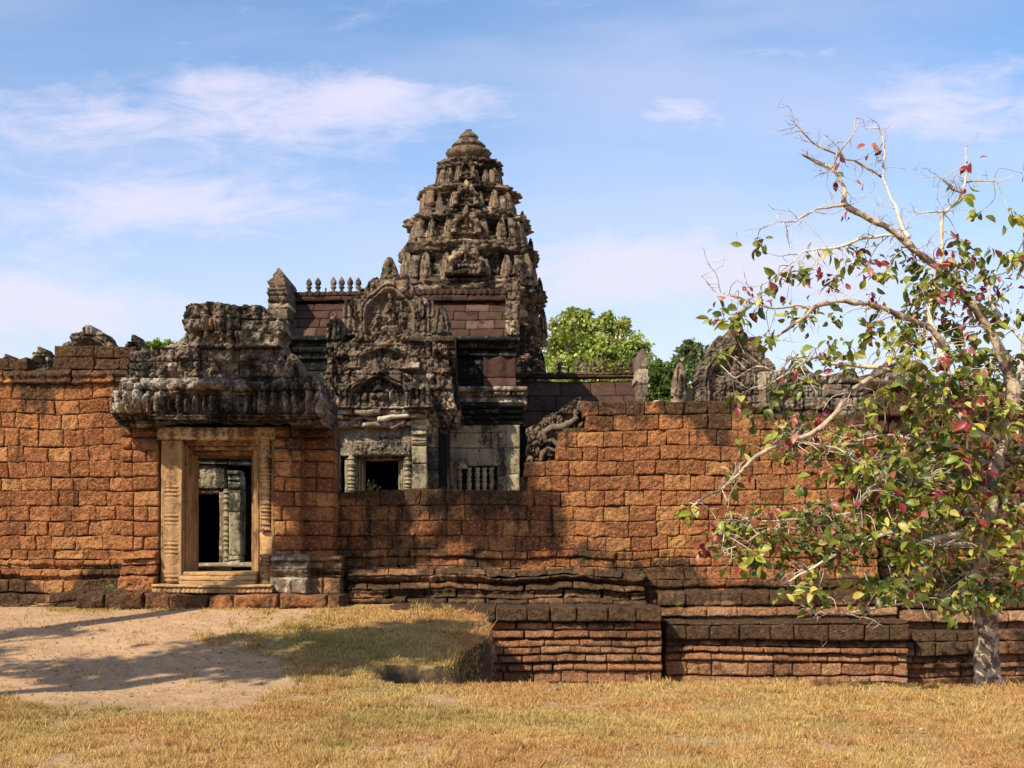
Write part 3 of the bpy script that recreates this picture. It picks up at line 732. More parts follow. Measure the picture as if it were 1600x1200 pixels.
def slab(g, poly, Y, thick, zsp, bw, hf, seed, res=.016, crust=.3, offs=.05, joint=.04, cfun=None, cs=1.0, ca=.06):
    """an eroded stone mass: outline polygon in photo rows/columns at distance Y, separate stones, carving"""
    P_ = [(X(a, Y), Z(b, Y)) for a, b in poly]; zsx = [Z(p, Y) for p in zsp]
    xs_ = [p[0] for p in P_]; zs_ = [p[1] for p in P_]
    def mask(x, z): return inpoly(x+.02*vnoise(x/.06, z/.06, 0, seed), z+.03*vnoise(x/.12, z/.12, 0, seed+1), P_)
    def height(x, z):
        jd, r1, r2 = jointd(x, z, zsx, bw, seed)
        c = carve(x, z, cs, seed+2)
        H = hf(x, z)+offs*(r1-.5)*2-joint*np.exp(-(jd/.012)**2)-joint*.25*np.exp(-(jd/.04)**2)+ca*c*(r2*1.3+.45)+.03*fbm(x/.2, z/.2, 0, 4, seed+4)
        return H
    def tf(x, z):
        jd, r1, r2 = jointd(x, z, zsx, bw, seed)
        c = crust+.35*fbm(x/.4, z/.4, 0, 4, seed+5)+.2*np.exp(-(jd/.015)**2)+(cfun(x, z) if cfun else 0)  # joint lines get a growth tone and painted occlusion shade
        return np.stack([r1, r2, np.clip(c, 0, 1)], -1)
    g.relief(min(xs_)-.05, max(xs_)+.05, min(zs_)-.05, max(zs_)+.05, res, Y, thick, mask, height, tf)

# gatehouse pediment (ruined)
g = Geo()
PED = [(184, 664), (185, 640), (187, 612), (196, 606), (200, 572), (205, 549), (238, 545), (258, 541), (274, 533), (289, 527), (288, 500), (290, 478), (305, 474), (345, 474), (375, 478), (380, 473), (410, 476), (415, 495), (440, 497), (443, 515), (438, 528), (443, 548), (443, 575), (450, 560), (458, 553), (468, 568), (473, 592), (484, 586), (496, 594), (506, 600), (512, 640), (511, 666), (460, 668), (450, 662), (330, 660), (260, 660), (230, 668)]
def gp_h(x, z):
    p = HOR-(z-EYE)/19.1*F; q = 800+x/19.1*F
    H = .09*sstep(585, 605, p)+.09*sstep(530, 545, p)
    H = H+.06*((p > 650) & (p < 662))*np.cos((p-655)*1.6)+.045*carve(x, z*.8, .62, 77)*(p < 652)
    # frieze of little figures
    fr = (p > 616) & (p < 648) & (q > 262) & (q < 402)
    fx = ((q-262) % 13)/13-.5
    H = H+fr*(.14*np.clip(1-(fx/.33)**2, 0, 1)*np.clip(1-((p-633)/15)**2, 0, 1)-.07)
    H = H+fr*.05*np.clip(1-((q-262) % 13/13-.5)**2/.03-((p-621)/4)**2, 0, 1)
    # vertical limb-like carvings on both sides
    sd_ = (p > 600) & (p < 655) & ((q < 262) | (q > 402))
    H = H+sd_*.10*np.abs(np.sin(q*.22+2.2*vnoise(q/16, p/22)))
    # recess with fresh broken stones
    rc = (q > 310) & (q < 372) & (p > 543) & (p < 592)
    H = H-rc*.14
    up = (p > 490) & (p < 525) & (q > 310) & (q < 370)
    H = H+up*.10*np.abs(np.sin(q*.25))
    # hooded serpents, guardians and standing figures
    for a_, b_, ra, rb, hh in ((193, 632, 7, 26, .13), (207, 622, 6, 30, .11), (222, 630, 8, 26, .15), (238, 636, 7, 20, .12), (252, 640, 6, 15, .10), (228, 602, 7, 8, .09), (212, 590, 9, 7, .08),
                               (415, 636, 7, 18, .12), (430, 630, 7, 25, .14), (447, 626, 8, 28, .12), (464, 622, 7, 30, .15), (482, 628, 8, 30, .13), (499, 634, 7, 26, .12), (438, 596, 9, 10, .10), (408, 603, 10, 8, .09),
                               (322, 506, 7, 16, .10), (341, 503, 9, 20, .13), (360, 506, 7, 16, .10), (300, 511, 8, 9, .07), (385, 511, 12, 8, .07), (420, 512, 14, 8, .08),
                               (262, 575, 12, 10, .10), (285, 560, 10, 12, .10), (250, 560, 9, 9, .07), (395, 560, 10, 12, .10), (420, 575, 12, 11, .09), (285, 605, 12, 6, .09), (340, 604, 16, 6, .11), (380, 606, 12, 6, .08), (333, 628, 9, 18, .14)):
        H = H+hh*np.sqrt(np.clip(1-((q-a_)/ra)**2-((p-b_)/rb)**2, 0, 1))
    # raking moulding
    d = np.abs((p-610)+.28*(q-300))/6
    H = H+.08*np.exp(-d*d)*((q > 215) & (q < 330))
    return H
def gp_pale(q, p): return 0
def gp_c(x, z):
    p = HOR-(z-EYE)/19.1*F; q = 800+x/19.1*F
    rc = (q > 312) & (q < 370) & (p > 545) & (p < 590)
    return np.where(rc, -1.3, -.05*sstep(600, 640, p)+.24)
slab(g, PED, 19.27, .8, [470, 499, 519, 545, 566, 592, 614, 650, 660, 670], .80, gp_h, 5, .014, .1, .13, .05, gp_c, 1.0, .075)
g.build('pediment', M_GATE, gh)
# fresh broken stones in the recess
g = Geo()
g.blocks(X(314, 19.5), X(368, 19.5), pz([547, 556, 566, 578, 592], 19.5), lambda x, z: 19.36+.05*vnoise(x/.2, z/.1), .3, .26, .02, .02, .02, .04, None, 81, lambda x, z: x*0, off=.05, warp=.03)
g.build('broken_core_stone', M_GRYB, gh)

# pinnacles and carved stones behind the left wall
for (xa, xb, pt, pb, Y, lab) in ((98, 184, 501, 560, 24, 'broad weathered grey pediment top rising above the left wall'), (46, 82, 537, 575, 24, 'small pointed grey stone above the left wall, second from the photo edge'),
                                 (192, 230, 520, 560, 24, 'pointed brown stone just left of the gate pediment above the wall'), (4, 20, 551, 575, 24, 'tiny stone tip above the wall at the left photo edge')):
    cx = X((xa+xb)/2, Y); z0 = Z(pb+6, Y); w = X(xb, Y)-X(xa, Y); h = (Z(pt, Y)-z0)
    e = empty('carved_pinnacle', (cx, Y, z0), lab, 'carved stone')
    g = Geo()
    pediment(g, cx, z0, w, h*.93, Y, .5, .02, int(xa), False, .1, 1.0 if xb-xa > 60 else .5, False, .6)
    g.build('carved_stone', M_SAND, e)
    g = Geo(); g.box(cx-w*.45, cx+w*.45, Y+.1, Y+.6, .9, z0+.02, (.5, .5, .6)); g.build('stone_base', M_SAND, e)

# ================================================================== TEMPLE HALL (inner gate building)
YH = 26.0
th = empty('temple_hall', (X(610, YH), YH, 1.0), 'dark carved sandstone hall with stacked flame pediments and purple stone roof behind the gate', 'temple')
def zc(py, Y): return Z(py, Y)
def courses(xa, xb, Y, pys, prof, depth, bw, seed, mat, name, parent, crust=.3, off=.01, rough=.012, gap=.008, cell=.03, extra=None, warp=.008, rnd=.014, Yr=None):
    g = Geo(); pf = profile(prof, Y) if isinstance(prof, list) else prof
    if extra:
        p0 = pf; pf = lambda x, z: p0(x, z)-extra(x, z)
    g.blocks(X(xa, Y), X(xb, Y), pz(pys, Y), pf, depth, bw, gap, cell, rough, rnd, None, seed, lambda x, z: np.clip(crust+.4*fbm(x/.5, z/.5, 0, 3, seed), 0, 1), off=off, warp=warp)
    return g.build(name, mat, parent)
def dent(Y, py, h, pitch=.09, amp=.02):
    zz = Z(py, Y); hh = h/F*Y
    return lambda x, z: amp*(np.abs(z-zz) < hh)*np.sign(np.sin(x*2*np.pi/pitch))
# core masses
g = Geo()
g.box(X(516, YH), X(540, YH), YH+.45, 29.5, .9, Z(520, YH), (.5, .5, .6)); g.box(X(645, YH), X(697, YH), YH+.45, 29.5, .9, Z(520, YH), (.5, .5, .6))
g.box(X(540, YH), X(645, YH), YH+.5, 29.5, Z(712, YH), Z(520, YH), (.5, .5, .6))
g.box(X(540, YH), X(645, YH), 29.3, 29.5, .9, Z(700, YH), (.5, .5, .9))
g.build('wall', M_DARK, th)
# pilasters, window surround
courses(508, 531, YH, [655, 664, 672, 680, 690, 697, 725, 765, 800], [(655, .12), (663, .14), (664, .05), (671, .08), (672, .01), (680, .10), (681, .02), (690, .07), (697, .0), (800, 0)], .6, .6, 101, M_PALE, 'pilaster', th, .15)
courses(643, 667, YH, [655, 664, 672, 680, 690, 697, 725, 765, 800], [(655, .12), (663, .14), (664, .05), (671, .08), (672, .01), (680, .10), (681, .02), (690, .07), (697, .0), (800, 0)], .6, .6, 102, M_PALE, 'pilaster', th, .15)
def lint(x, z):
    p = HOR-(z-EYE)/YH*F; q = 800+x/YH*F
    return YH+.04-.10*((p > 690) & (p < 711) & (q > 553) & (q < 641))*(.25+.75*np.clip(carve(x, z, .55, 3), 0, 1.2))
courses(530, 646, YH, [667, 712], lint, .6, 5, 103, M_GATE, 'lintel', th, .0, cell=.018)
for xa, xb, dy in ((537, 545, .12), (552, 557, .2), (557, 561, .25), (561, 565, .32)):
    courses(xa, xb, YH, [711+dy*12, 800], lambda x, z, d=dy: YH+d+0*x, .5, 5, 104, M_PALE, 'window_jamb', th, .0)
for xa, xb, dy in ((640, 645, .12), (628, 633, .2), (624, 628, .25), (620, 624, .32)):
    courses(xa, xb, YH, [711+dy*12, 800], lambda x, z, d=dy: YH+d+0*x, .5, 5, 105, M_PALE, 'window_jamb', th, .0)
courses(552, 634, YH, [710, 714, 718], lambda x, z: YH+.2+0*x, .4, 5, 106, M_GRYB, 'window_head', th, .3)
colonette(X(548, YH), YH+.1, .95, Z(711, YH), .085, 'colonette', M_PALE, th, 7, .075)
colonette(X(637, YH), YH+.1, .95, Z(711, YH), .085, 'colonette', M_PALE, th, 8, .075)
# broken ledge under the pediment
courses(506, 668, 25.75, [638, 648, 656, 668], lambda x, z: 25.75+.10*fbm(x/.3, z/.15, 0, 3, 4)+.12*(z < Z(656, 25.75)), .6, .55, 107, M_GRYB, 'ledge', th, -.1, off=.09, warp=.035, rnd=.05)
def bpel(cx, bot, top, w, Y, thick, seed, crust, figure=True, peak=1., parent=th, mat=None, name='pediment', naga=True, bold=1.0, res=.018):
    g = Geo(); z0 = Z(bot, Y); h = (Z(top, Y)-z0)/1.04
    pediment(g, X(cx, Y), z0, w/F*Y, h, Y, thick, res, seed, naga, crust, bold, figure, peak)
    return g.build(name, mat or M_SAND, parent)
# side carving masses between pediments (naga bodies, figures)
g = Geo()
slab(g, [(508, 668), (509, 600), (514, 560), (512, 510), (520, 492), (532, 500), (538, 540), (560, 520), (640, 515), (676, 530), (700, 545), (706, 600), (712, 640), (700, 668), (690, 650), (640, 640), (560, 640), (530, 660)], 26.15, .6, [485, 510, 535, 560, 585, 610, 640, 670], .5, lambda x, z: 0*x, 111, .02, .15, .10, .05, None, 1.1, .14)
g.build('carved_gable', M_SAND, th)
bpel(592, 640, 556, 170, 25.85, .5, 3, .25, True, .8, bold=1.3)
bpel(600, 578, 522, 118, 26.0, .5, 4, .05, False, .6, naga=False, bold=1.1)
bpel(609, 530, 402, 150, 26.7, .6, 6, .05, True, 1.0, bold=1.25)
# shoulder blocks of the top pediment
g = Geo()
slab(g, [(540, 545), (535, 500), (548, 470), (565, 452), (650, 452), (668, 470), (675, 490), (700, 497), (704, 545)], 26.9, .6, [440, 462, 488, 512, 532, 550], .55, lambda x, z: 0*x, 112, .02, .15, .08, .05, None, 1.0, .10)
g.build('carved_gable', M_SAND, th)
def antefix(g, cx, cy, z0, w, h, thick=.16, seed=0, res=.02, crust=.2, rot=0, hood=True):
    hw = w/2
    def mask(x, z):
        a = np.abs(x-cx)/hw; b = (z-z0)/h
        lim = np.where(b < .12, .95, np.where(b < .2, .75, .98*(1-np.clip((b-.2)/.8, 0, 1)**2.0)**.75))
        return (b >= 0) & (b < 1) & (a < lim+.05*vnoise(x/.05, z/.05, 0, seed))
    def height(x, z):
        a = (x-cx)/hw; b = (z-z0)/h
        H = .05*np.clip(1-a*a, 0, 1)+.05*np.exp(-((np.abs(a)-.72*(1-b*.6))/.1)**2)*(b > .2)
        for fx, fz, rx, rz, hh in ((0, .62, .22, .09, .06), (0, .42, .34, .16, .07), (0, .24, .5, .08, .07)):
            H = H+hh*np.sqrt(np.clip(1-((a-fx)/rx)**2-((b-fz)/rz)**2, 0, 1))
        return H*(h/.5)**.5+.02*fbm(x/.08, z/.08, 0, 3, seed)
    q = Geo(); q.relief(cx-hw*1.1, cx+hw*1.1, z0-.01, z0+h*1.02, res, cy, thick, mask, height, lambda x, z: np.stack([x*0+_h(np.int64(seed), 1, 2, 3), x*0+.5, np.clip(crust+.4*fbm(x/.2, z/.2, 0, 3, seed), 0, 1)], -1))
    if rot:
        Mx = Matrix.Translation((cx, cy, 0)) @ Matrix.Rotation(rot, 4, 'Z') @ Matrix.Translation((-cx, -cy, 0)); g.merge(q, Mx)
    else: g.merge(q)
def post(px, pt, pb, wpx, Y, name, parent, seed, mat=None, crust=.2):
    g = Geo(); antefix(g, X(px, Y), Y, Z(pb, Y), wpx/F*Y, Z(pt, Y)-Z(pb, Y), .22, seed, .02, crust); return g.build(name, mat or M_SAND, parent)
post(690, 478, 532, 32, 26.2, 'naga_finial', th, 5)
post(523, 488, 542, 26, 26.2, 'naga_finial', th, 6)
post(458, 553, 600, 34, 19.3, 'naga_finial', gh, 9, M_SAND, -.1)
post(493, 594, 665, 34, 19.2, 'naga_finial', gh, 10, M_SAND, .1)
# pilaster cluster right of the window
courses(668, 684, 26.25, [640, 652, 660, 700, 735, 800], [(640, .12), (652, .1), (653, .03), (660, .0), (800, 0)], .8, .6, 121, M_PALE, 'pilaster', th, .35)
courses(684, 699, 26.5, [620, 640, 660, 690, 730, 800], [(620, .14), (640, .12), (641, .03), (660, .0), (800, 0)], .8, .6, 122, M_PALE, 'pilaster', th, .45)
courses(640, 712, 26.15, [527, 536, 546, 556, 562], [(527, .16), (536, .17), (537, .06), (545, .08), (546, .02), (556, .02), (557, .10), (562, .1)], .7, .7, 123, M_GRYB, 'cornice', th, .55)
g = Geo()
slab(g, [(640, 668), (640, 560), (712, 560), (716, 625), (722, 650), (715, 668)], 26.35, .5, [560, 585, 612, 640, 668], .4, lambda x, z: 0*x, 113, .02, .3, .07, .05, None, .9, .10)
g.build('carved_gable', M_SAND, th)
# side wing right: white wall, cornices, baluster window
YS = 27.6
def wingwall(x, z):
    p = HOR-(z-EYE)/YS*F; q = 800+x/YS*F
    nic = (q > 748) & (q < 770) & (p > 690) & (p < 735)
    win = (q > 714) & (q < 776) & (p > 728)
    return YS-.03+.05*nic+.14*win-.05*np.exp(-((q-790)/3)**2)
courses(702, 808, YS, [664, 676, 700, 728, 800], wingwall, .8, 1.0, 131, M_PALE, 'wing_wall', th, .12, cell=.022)
courses(790, 812, YS-.1, [664, 700, 740, 800], lambda x, z: YS-.1+0*x, .5, 1, 132, M_PALE, 'pilaster', th, .05)
courses(700, 818, YS, [620, 630, 640, 648, 656, 664], [(620, .10), (629, .12), (630, .30), (638, .32), (640, .22), (647, .24), (648, .10), (655, .18), (656, .06), (664, .08)], .8, 1.0, 133, M_DARK, 'cornice', th, .45, extra=dent(YS, 652, 3))
courses(700, 824, YS, [606, 614, 622, 636], [(606, .38), (612, .40), (614, .34), (621, .33), (622, .26), (636, .28)], .9, .9, 134, M_GRYB, 'cornice', th, .35, extra=dent(YS, 618, 3, .10, .03))
for px in (718, 733, 746, 757, 768):
    x = X(px, YS); z0 = Z(768, YS); z1 = Z(731, YS); h = z1-z0
    g = Geo(); g.lathe(x, YS-.03, [(z0+h*a, .055*b) for a, b in ((0, 1), (.08, 1.1), (.12, .7), (.25, 1.05), (.35, 1.15), (.42, .6), (.46, 1), (.5, 1.1), (.54, 1), (.58, .6), (.68, 1.1), (.8, 1), (.88, .7), (.92, 1.1), (1, 1.1))], 10, (.4, .3, .1))
    g.build('baluster', M_PALE, th)
g = Geo(); g.box(X(714, YS), X(776, YS), YS+.06, YS+.4, 1.0, Z(731, YS), (.5, .5, 1.)); g.build('recess_shade_panel', M_DARK, th)  # dark panel painted in for the recess's shade behind the balusters
courses(712, 778, YS, [727, 731], lambda x, z: YS-.0+0*x, .3, 3, 135, M_DARK, 'window_head', th, .3)
g = Geo(); g.lathe(X(720, 27.4), 27.4, [(Z(732, 27.4), .14), (Z(729, 27.4), .16), (Z(725, 27.4), .10), (Z(722, 27.4), .07), (Z(720, 27.4), .0)], 10, (.3, .3, .0), nz=.01); g.build('baluster_cap', M_PALE, th)
# upper storey of the wing
YU = 28.1
courses(697, 806, YU, [558, 572, 592, 600, 608], lambda x, z: YU-.04*np.cos(x*9)-.10*sstep(Z(592, YU), Z(606, YU), z), .9, .5, 141, M_DARK, 'wing_wall', th, .25)
courses(755, 806, YU-.02, [556, 590, 607], lambda x, z: YU-.08-.14*sstep(Z(588, YU), Z(604, YU), z)-.03*np.sin(x*16), .6, .8, 142, M_ROOF, 'pilaster', th, .0)
courses(690, 808, YU, [529, 537, 547, 558], [(529, .30), (536, .34), (537, .18), (546, .22), (547, .06), (557, .14), (558, .1)], .9, .8, 143, M_DARK, 'cornice', th, .35, extra=dent(YU, 541, 2))
# roofs (corbelled stone vault)
def roof(xa, xb, Y0, pb, pt, run, rows, bw, seed, parent, name='roof', crust=.0):
    g = Geo(); z0, z1 = Z(pb, Y0), Z(pb, Y0)+(pb-pt)/F*(Y0+run*.6)
    f = lambda x, z: Y0+run*np.clip((z-z0)/(z1-z0), 0, 1)**1.5
    zs_ = [z0+(z1-z0)*k/rows for k in range(rows+1)]
    g.blocks(X(xa, Y0), X(xb, Y0), zs_, f, .4, bw, .010, .04, .010, .02, None, seed, lambda x, z: crust+.4*fbm(x/.4, z/.3, 0, 3, seed), off=.012, warp=.008, jit=.3)
    g.box(X(xa, Y0)+.02, X(xb, Y0)-.02, Y0+run+.05, Y0+run+1.4, z0-.2, z1-.05, (.5, .5, .3))
    # the far slope
    q = 8
    for i in range(q):
        za, zb_ = z0+(z1-z0)*i/q, z0+(z1-z0)*(i+1)/q
        g.box(X(xa, Y0)+.02, X(xb, Y0)-.02, Y0+run+.1, Y0+2*run+1.2-run*((i+1)/q)**1.5, za, zb_-.002, (.5, .5, .2))
    return g.build(name, M_ROOF, parent), z1, Y0+run
rf, zt, yr = roof(438, 600, 27.9, 527, 461, 1.0, 4, .62, 151, th)
rf2, zt2, yr2 = roof(640, 806, 28.1, 529, 463, 1.0, 4, .62, 152, th)
def ridge(xa, xb, Y, pt, pb, parent, seed, amp=.03):
    return courses(xa, xb, Y, [pt, (pt+pb)/2, pb], lambda x, z: Y-.05+.02*np.sign(np.sin(x*45))*(z > Z((pt+pb)/2, Y)), .35, 1.2, seed, M_ROOF, 'roof_ridge', parent, .15, cell=.025)
ridge(440, 575, 28.8, 456, 471, th, 153); ridge(650, 806, 29.0, 452, 470, th, 154)
def finial(px, pb, pt, Y, parent, proto=[None], label=None):
    z0 = Z(pb, Y); h = Z(pt, Y)-z0
    g = Geo(); r = .20*h
    g.lathe(X(px, Y), Y, [(z0+h*a, r*b) for a, b in ((0, .9), (.06, .95), (.1, .6), (.2, .55), (.28, .95), (.34, 1.0), (.38, .7), (.44, .65), (.5, .95), (.62, 1.05), (.75, .85), (.88, .42), (1, .04))], 9, (random.random(), .5, .25), nz=.008)
    return g.build('ridge_finial', M_SAND, parent)
for px, pt in ((483, 434), (497, 433), (509, 449), (521, 432), (534, 432), (547, 432), (560, 433)): finial(px, 457, pt, 28.85, th)
# gable end of the left roof
g = Geo()
slab(g, [(418, 545), (418, 500), (420, 462), (417, 455), (420, 448), (418, 440), (424, 436), (428, 426), (435, 419), (442, 428), (446, 444), (450, 462), (450, 545)], 27.6, 1.8, [455, 448, 462, 472, 482, 500, 520, 545], .9, lambda x, z: 0*x, 161, .02, .15, .03, .04, None, 1., .03)
g.build('gable_end', M_SAND, th)
courses(430, 522, 27.8, [526, 534, 543, 552, 562, 580, 600], [(526, .2), (534, .22), (535, .06), (543, .1), (544, .14), (552, .10), (553, .02), (562, .08), (563, 0), (600, 0)], 1.2, .8, 162, M_DARK, 'cornice', th, .6, extra=dent(27.8, 556, 2))
g = Geo(); g.box(X(425, 27.9), X(520, 27.9), 27.95, 30, .9, Z(528, 27.9), (.5, .5, .7)); g.box(X(700, 28), X(806, 28), 28.5, 30.4, .9, Z(528, 28), (.5, .5, .7)); g.build('wall', M_DARK, th)
# right gable end with standing figure
g = Geo()
slab(g, [(788, 542), (791, 510), (789, 480), (794, 460), (790, 450), (796, 425), (804, 413), (812, 420), (812, 460), (810, 500), (812, 542)], 28.0, 1.6, [410, 432, 455, 470, 500, 525, 545], .6, lambda x, z: .06*np.abs(np.sin(x*14)), 163, .02, .15, .05, .04, None, .9, .08)
g.build('gable_end', M_SAND, th)
# left wing seen through the doorway
YD = 25.0
courses(284, 352, YD, [726, 764], lambda x, z: YD+.02-.04*np.clip(carve(x, z, .6, 5), 0, 1), .5, 3, 171, M_PALE, 'lintel', th, .35, cell=.018)
courses(270, 400, YD, [700, 712, 719, 726], [(700, .2), (712, .22), (713, .1), (718, .16), (719, .04), (726, .1)], .6, 1.3, 172, M_PALE, 'cornice', th, .3)
courses(286, 303, YD, [764, 885], lambda x, z: YD+.0+0*x, .4, 3, 173, M_PALE, 'door_jamb', th, .1)
courses(341, 350, YD, [764, 885], lambda x, z: YD+.06-.02*np.sin((x-X(341, YD))*80), .4, 3, 174, M_GRYB, 'door_jamb', th, .0)
courses(300, 342, YD, [764, 771], lambda x, z: YD+.06+0*x, .4, 3, 175, M_GRYB, 'door_head', th, .0)
colonette(X(353, YD), YD+.02, Z(882, YD), Z(765, YD), .06, 'colonette', M_PALE, th, 9, .09)
courses(357, 376, YD-.1, [735, 742, 750, 758, 766, 800, 868, 876, 886], [(735, .1), (742, .1), (743, .02), (750, .08), (751, .02), (758, .06), (766, 0), (867, 0), (868, .05), (886, .1)], .5, 3, 176, M_PALE, 'pillar', th, .3)
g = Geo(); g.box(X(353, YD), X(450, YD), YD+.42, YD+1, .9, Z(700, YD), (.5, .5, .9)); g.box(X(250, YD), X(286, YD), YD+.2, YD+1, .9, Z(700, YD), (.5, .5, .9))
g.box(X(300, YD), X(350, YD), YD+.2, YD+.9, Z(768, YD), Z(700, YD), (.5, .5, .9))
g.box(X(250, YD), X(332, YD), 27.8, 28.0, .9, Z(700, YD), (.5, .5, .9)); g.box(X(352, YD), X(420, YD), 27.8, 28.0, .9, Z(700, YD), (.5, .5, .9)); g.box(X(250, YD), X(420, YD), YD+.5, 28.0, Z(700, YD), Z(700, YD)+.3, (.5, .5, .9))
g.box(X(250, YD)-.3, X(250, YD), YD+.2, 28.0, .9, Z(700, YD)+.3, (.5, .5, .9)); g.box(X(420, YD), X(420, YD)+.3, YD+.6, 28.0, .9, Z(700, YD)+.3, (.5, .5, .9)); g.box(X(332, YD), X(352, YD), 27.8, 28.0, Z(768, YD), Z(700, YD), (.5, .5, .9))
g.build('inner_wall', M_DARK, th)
courses(280, 360, 29.5, [760, 785, 810, 835, 862, 890], lambda x, z: 29.5+0*x, .6, .4, 177, M_LAT, 'inner_wall', th, 0)
courses(262, 420, YD-.3, [879, 887], lambda x, z: YD-.45+0*x, 1.0, 1.4, 178, M_GRYB, 'threshold', th, -.2)
courses(300, 345, 21.9, [886, 893], lambda x, z: 21.95+0*x, .8, 1.4, 179, M_DOOR, 'threshold', gh, 0)
g = Geo(); g.lathe(X(338, 28.9), 28.9, [(Z(885, 28.9), .16), (Z(870, 28.9), .2), (Z(850, 28.9), .15), (Z(838, 28.9), .10), (Z(826, 28.9), .03)], 10, nz=.03); g.build('carved_stele', M_PALE, th)

# ================================================================== TOWER
YT = 40.0
tw = empty('temple_tower', (X(732, YT), YT, 1.0), 'tall tiered lotus bud sandstone tower rising behind the hall roof', 'tower')
TCX = X(732, YT); TCY = YT
prof_px = [(800, 118), (600, 118), (580, 112), (560, 106), (488, 106), (482, 114), (474, 119), (465, 117), (458, 112), (455, 106), (452, 98), (447, 92), (420, 91), (416, 101), (405, 108), (398, 104), (392, 98), (390, 92), (388, 82), (384, 77), (370, 76), (367, 84), (358, 94), (350, 91), (345, 85), (343, 78), (340, 66), (336, 60), (321, 59), (318, 69), (310, 76), (303, 71), (300, 58), (298, 46), (294, 40), (275, 37), (272, 47), (265, 51), (259, 47), (256, 38), (254, 26)]
zz = np.array([Z(p, YT) for p, _ in prof_px]); ww = np.array([w/F*YT for _, w in prof_px]); oi = np.argsort(zz); zz, ww = zz[oi], ww[oi]
half = [(1, 0), (1, .30), (.93, .30), (.93, .52), (.84, .52), (.84, .70), (.74, .70), (.74, .74), (.70, .74), (.70, .84), (.52, .84), (.52, .93), (.30, .93), (.30, 1), (0, 1)]
quad = half[:-1]; plan = []
for k in range(4):
    c, s_ = math.cos(k*math.pi/2), math.sin(k*math.pi/2)
    plan += [(x*c-y*s_, x*s_+y*c) for x, y in quad]
plan = np.array(plan); nxt = np.roll(plan, -1, 0); sl = np.linalg.norm(nxt-plan, axis=1)
pp = []
for a, b, l_ in zip(plan, nxt, sl):
    k = max(2, int(l_/.028)); pp += [a+(b-a)*i/k for i in range(k)]
pp = np.array(pp); npn = len(pp)
arc = np.concatenate([[0], np.cumsum(np.linalg.norm(np.diff(pp, axis=0), axis=1))])
zr = np.arange(Z(640, YT), Z(254.5, YT), .034); wr = np.interp(zr, zz, ww)
Wd = wr[:, None]; ax = pp[:, 0][None]*Wd; ay = pp[:, 1][None]*Wd; Zt = zr[:, None]+0*ax; sa = arc[None]*Wd
dirx = pp[:, 0]/np.linalg.norm(pp, axis=1); diry = pp[:, 1]/np.linalg.norm(pp, axis=1)
jd, jr1, jr2 = jointd(sa, Zt, np.arange(zr[0]-.1, zr[-1]+.6, .33), .62, 71)
tcv = carve(sa, Zt, 1.7, 72)
lump = fbm(ax/.5, Zt/.35, ay/.5, 4, 73)
hfield = .12*(jr1-.5)+.20*(tcv-.4)+.08*lump-.09*np.exp(-(jd/.03)**2)
# mouldings: fine horizontal rolls
hfield = hfield+.03*np.sin(Zt*2*np.pi/.2)
chip = fbm(ax/.8, Zt/.5, ay/.8, 3, 79); hfield = hfield-.10*np.clip(chip-.22, 0, .5)*2
hfield = hfield*np.minimum(1, Wd/1.2)
VX = TCX+ax+hfield*dirx[None]; VY = TCY+ay+hfield*diry[None]
g = Geo(); K, n_ = VX.shape; I = np.arange(K*n_).reshape(K, n_); J = np.roll(I, -1, 1)
cr = .15+.2*np.exp(-(jd/.03)**2)+.45*fbm(ax/.7, Zt/.7, ay/.7, 4, 75)+.35*sstep(Z(470, YT), Z(560, YT), Zt)  # joints darkened in the colour as growth and painted crevice shade
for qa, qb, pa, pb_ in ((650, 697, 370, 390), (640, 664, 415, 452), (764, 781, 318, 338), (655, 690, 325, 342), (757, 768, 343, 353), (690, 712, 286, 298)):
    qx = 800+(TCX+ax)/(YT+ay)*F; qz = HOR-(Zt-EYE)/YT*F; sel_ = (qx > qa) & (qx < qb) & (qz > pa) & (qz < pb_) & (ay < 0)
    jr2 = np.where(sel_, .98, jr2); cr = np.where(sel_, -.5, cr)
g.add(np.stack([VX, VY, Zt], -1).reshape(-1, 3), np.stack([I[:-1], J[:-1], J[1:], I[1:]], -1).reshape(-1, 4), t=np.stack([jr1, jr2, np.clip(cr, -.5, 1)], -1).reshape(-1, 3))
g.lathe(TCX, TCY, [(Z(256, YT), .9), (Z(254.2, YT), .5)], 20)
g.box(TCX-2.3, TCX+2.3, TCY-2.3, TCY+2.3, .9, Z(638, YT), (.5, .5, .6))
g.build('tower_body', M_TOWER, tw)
YC = YT+2.0
def ZT(p): return Z(p, YT)
g = Geo()
k_ = YT/F
g.lathe(TCX, TCY, [(ZT(258), 24*k_), (ZT(256), 20*k_), (ZT(251), 19*k_), (ZT(249.5), 26*k_), (ZT(245), 31*k_), (ZT(240), 34*k_), (ZT(237.5), 32*k_), (ZT(237), 18*k_)], 40, (.4, .5, .15), petal=(12, .08), nz=.05)
g.build('lotus_tier', M_TOWER, tw)
g = Geo(); g.lathe(TCX, TCY, [(ZT(236), 18*k_), (ZT(231), 17*k_), (ZT(230), 25*k_), (ZT(227), 24*k_), (ZT(222), 17*k_), (ZT(218), 13*k_), (ZT(217), 10*k_)], 36, (.4, .5, .15), petal=(10, .08), nz=.04); g.build('lotus_tier', M_TOWER, tw)
g = Geo(); g.lathe(TCX, TCY, [(ZT(219), 11*k_), (ZT(217), 14*k_), (ZT(214), 14.5*k_), (ZT(210), 11*k_), (ZT(206), 6*k_), (ZT(203), 4.5*k_), (ZT(202), 1*k_)], 24, (.4, .5, .15), petal=(8, .06), nz=.03); g.build('lotus_bud', M_TOWER, tw)
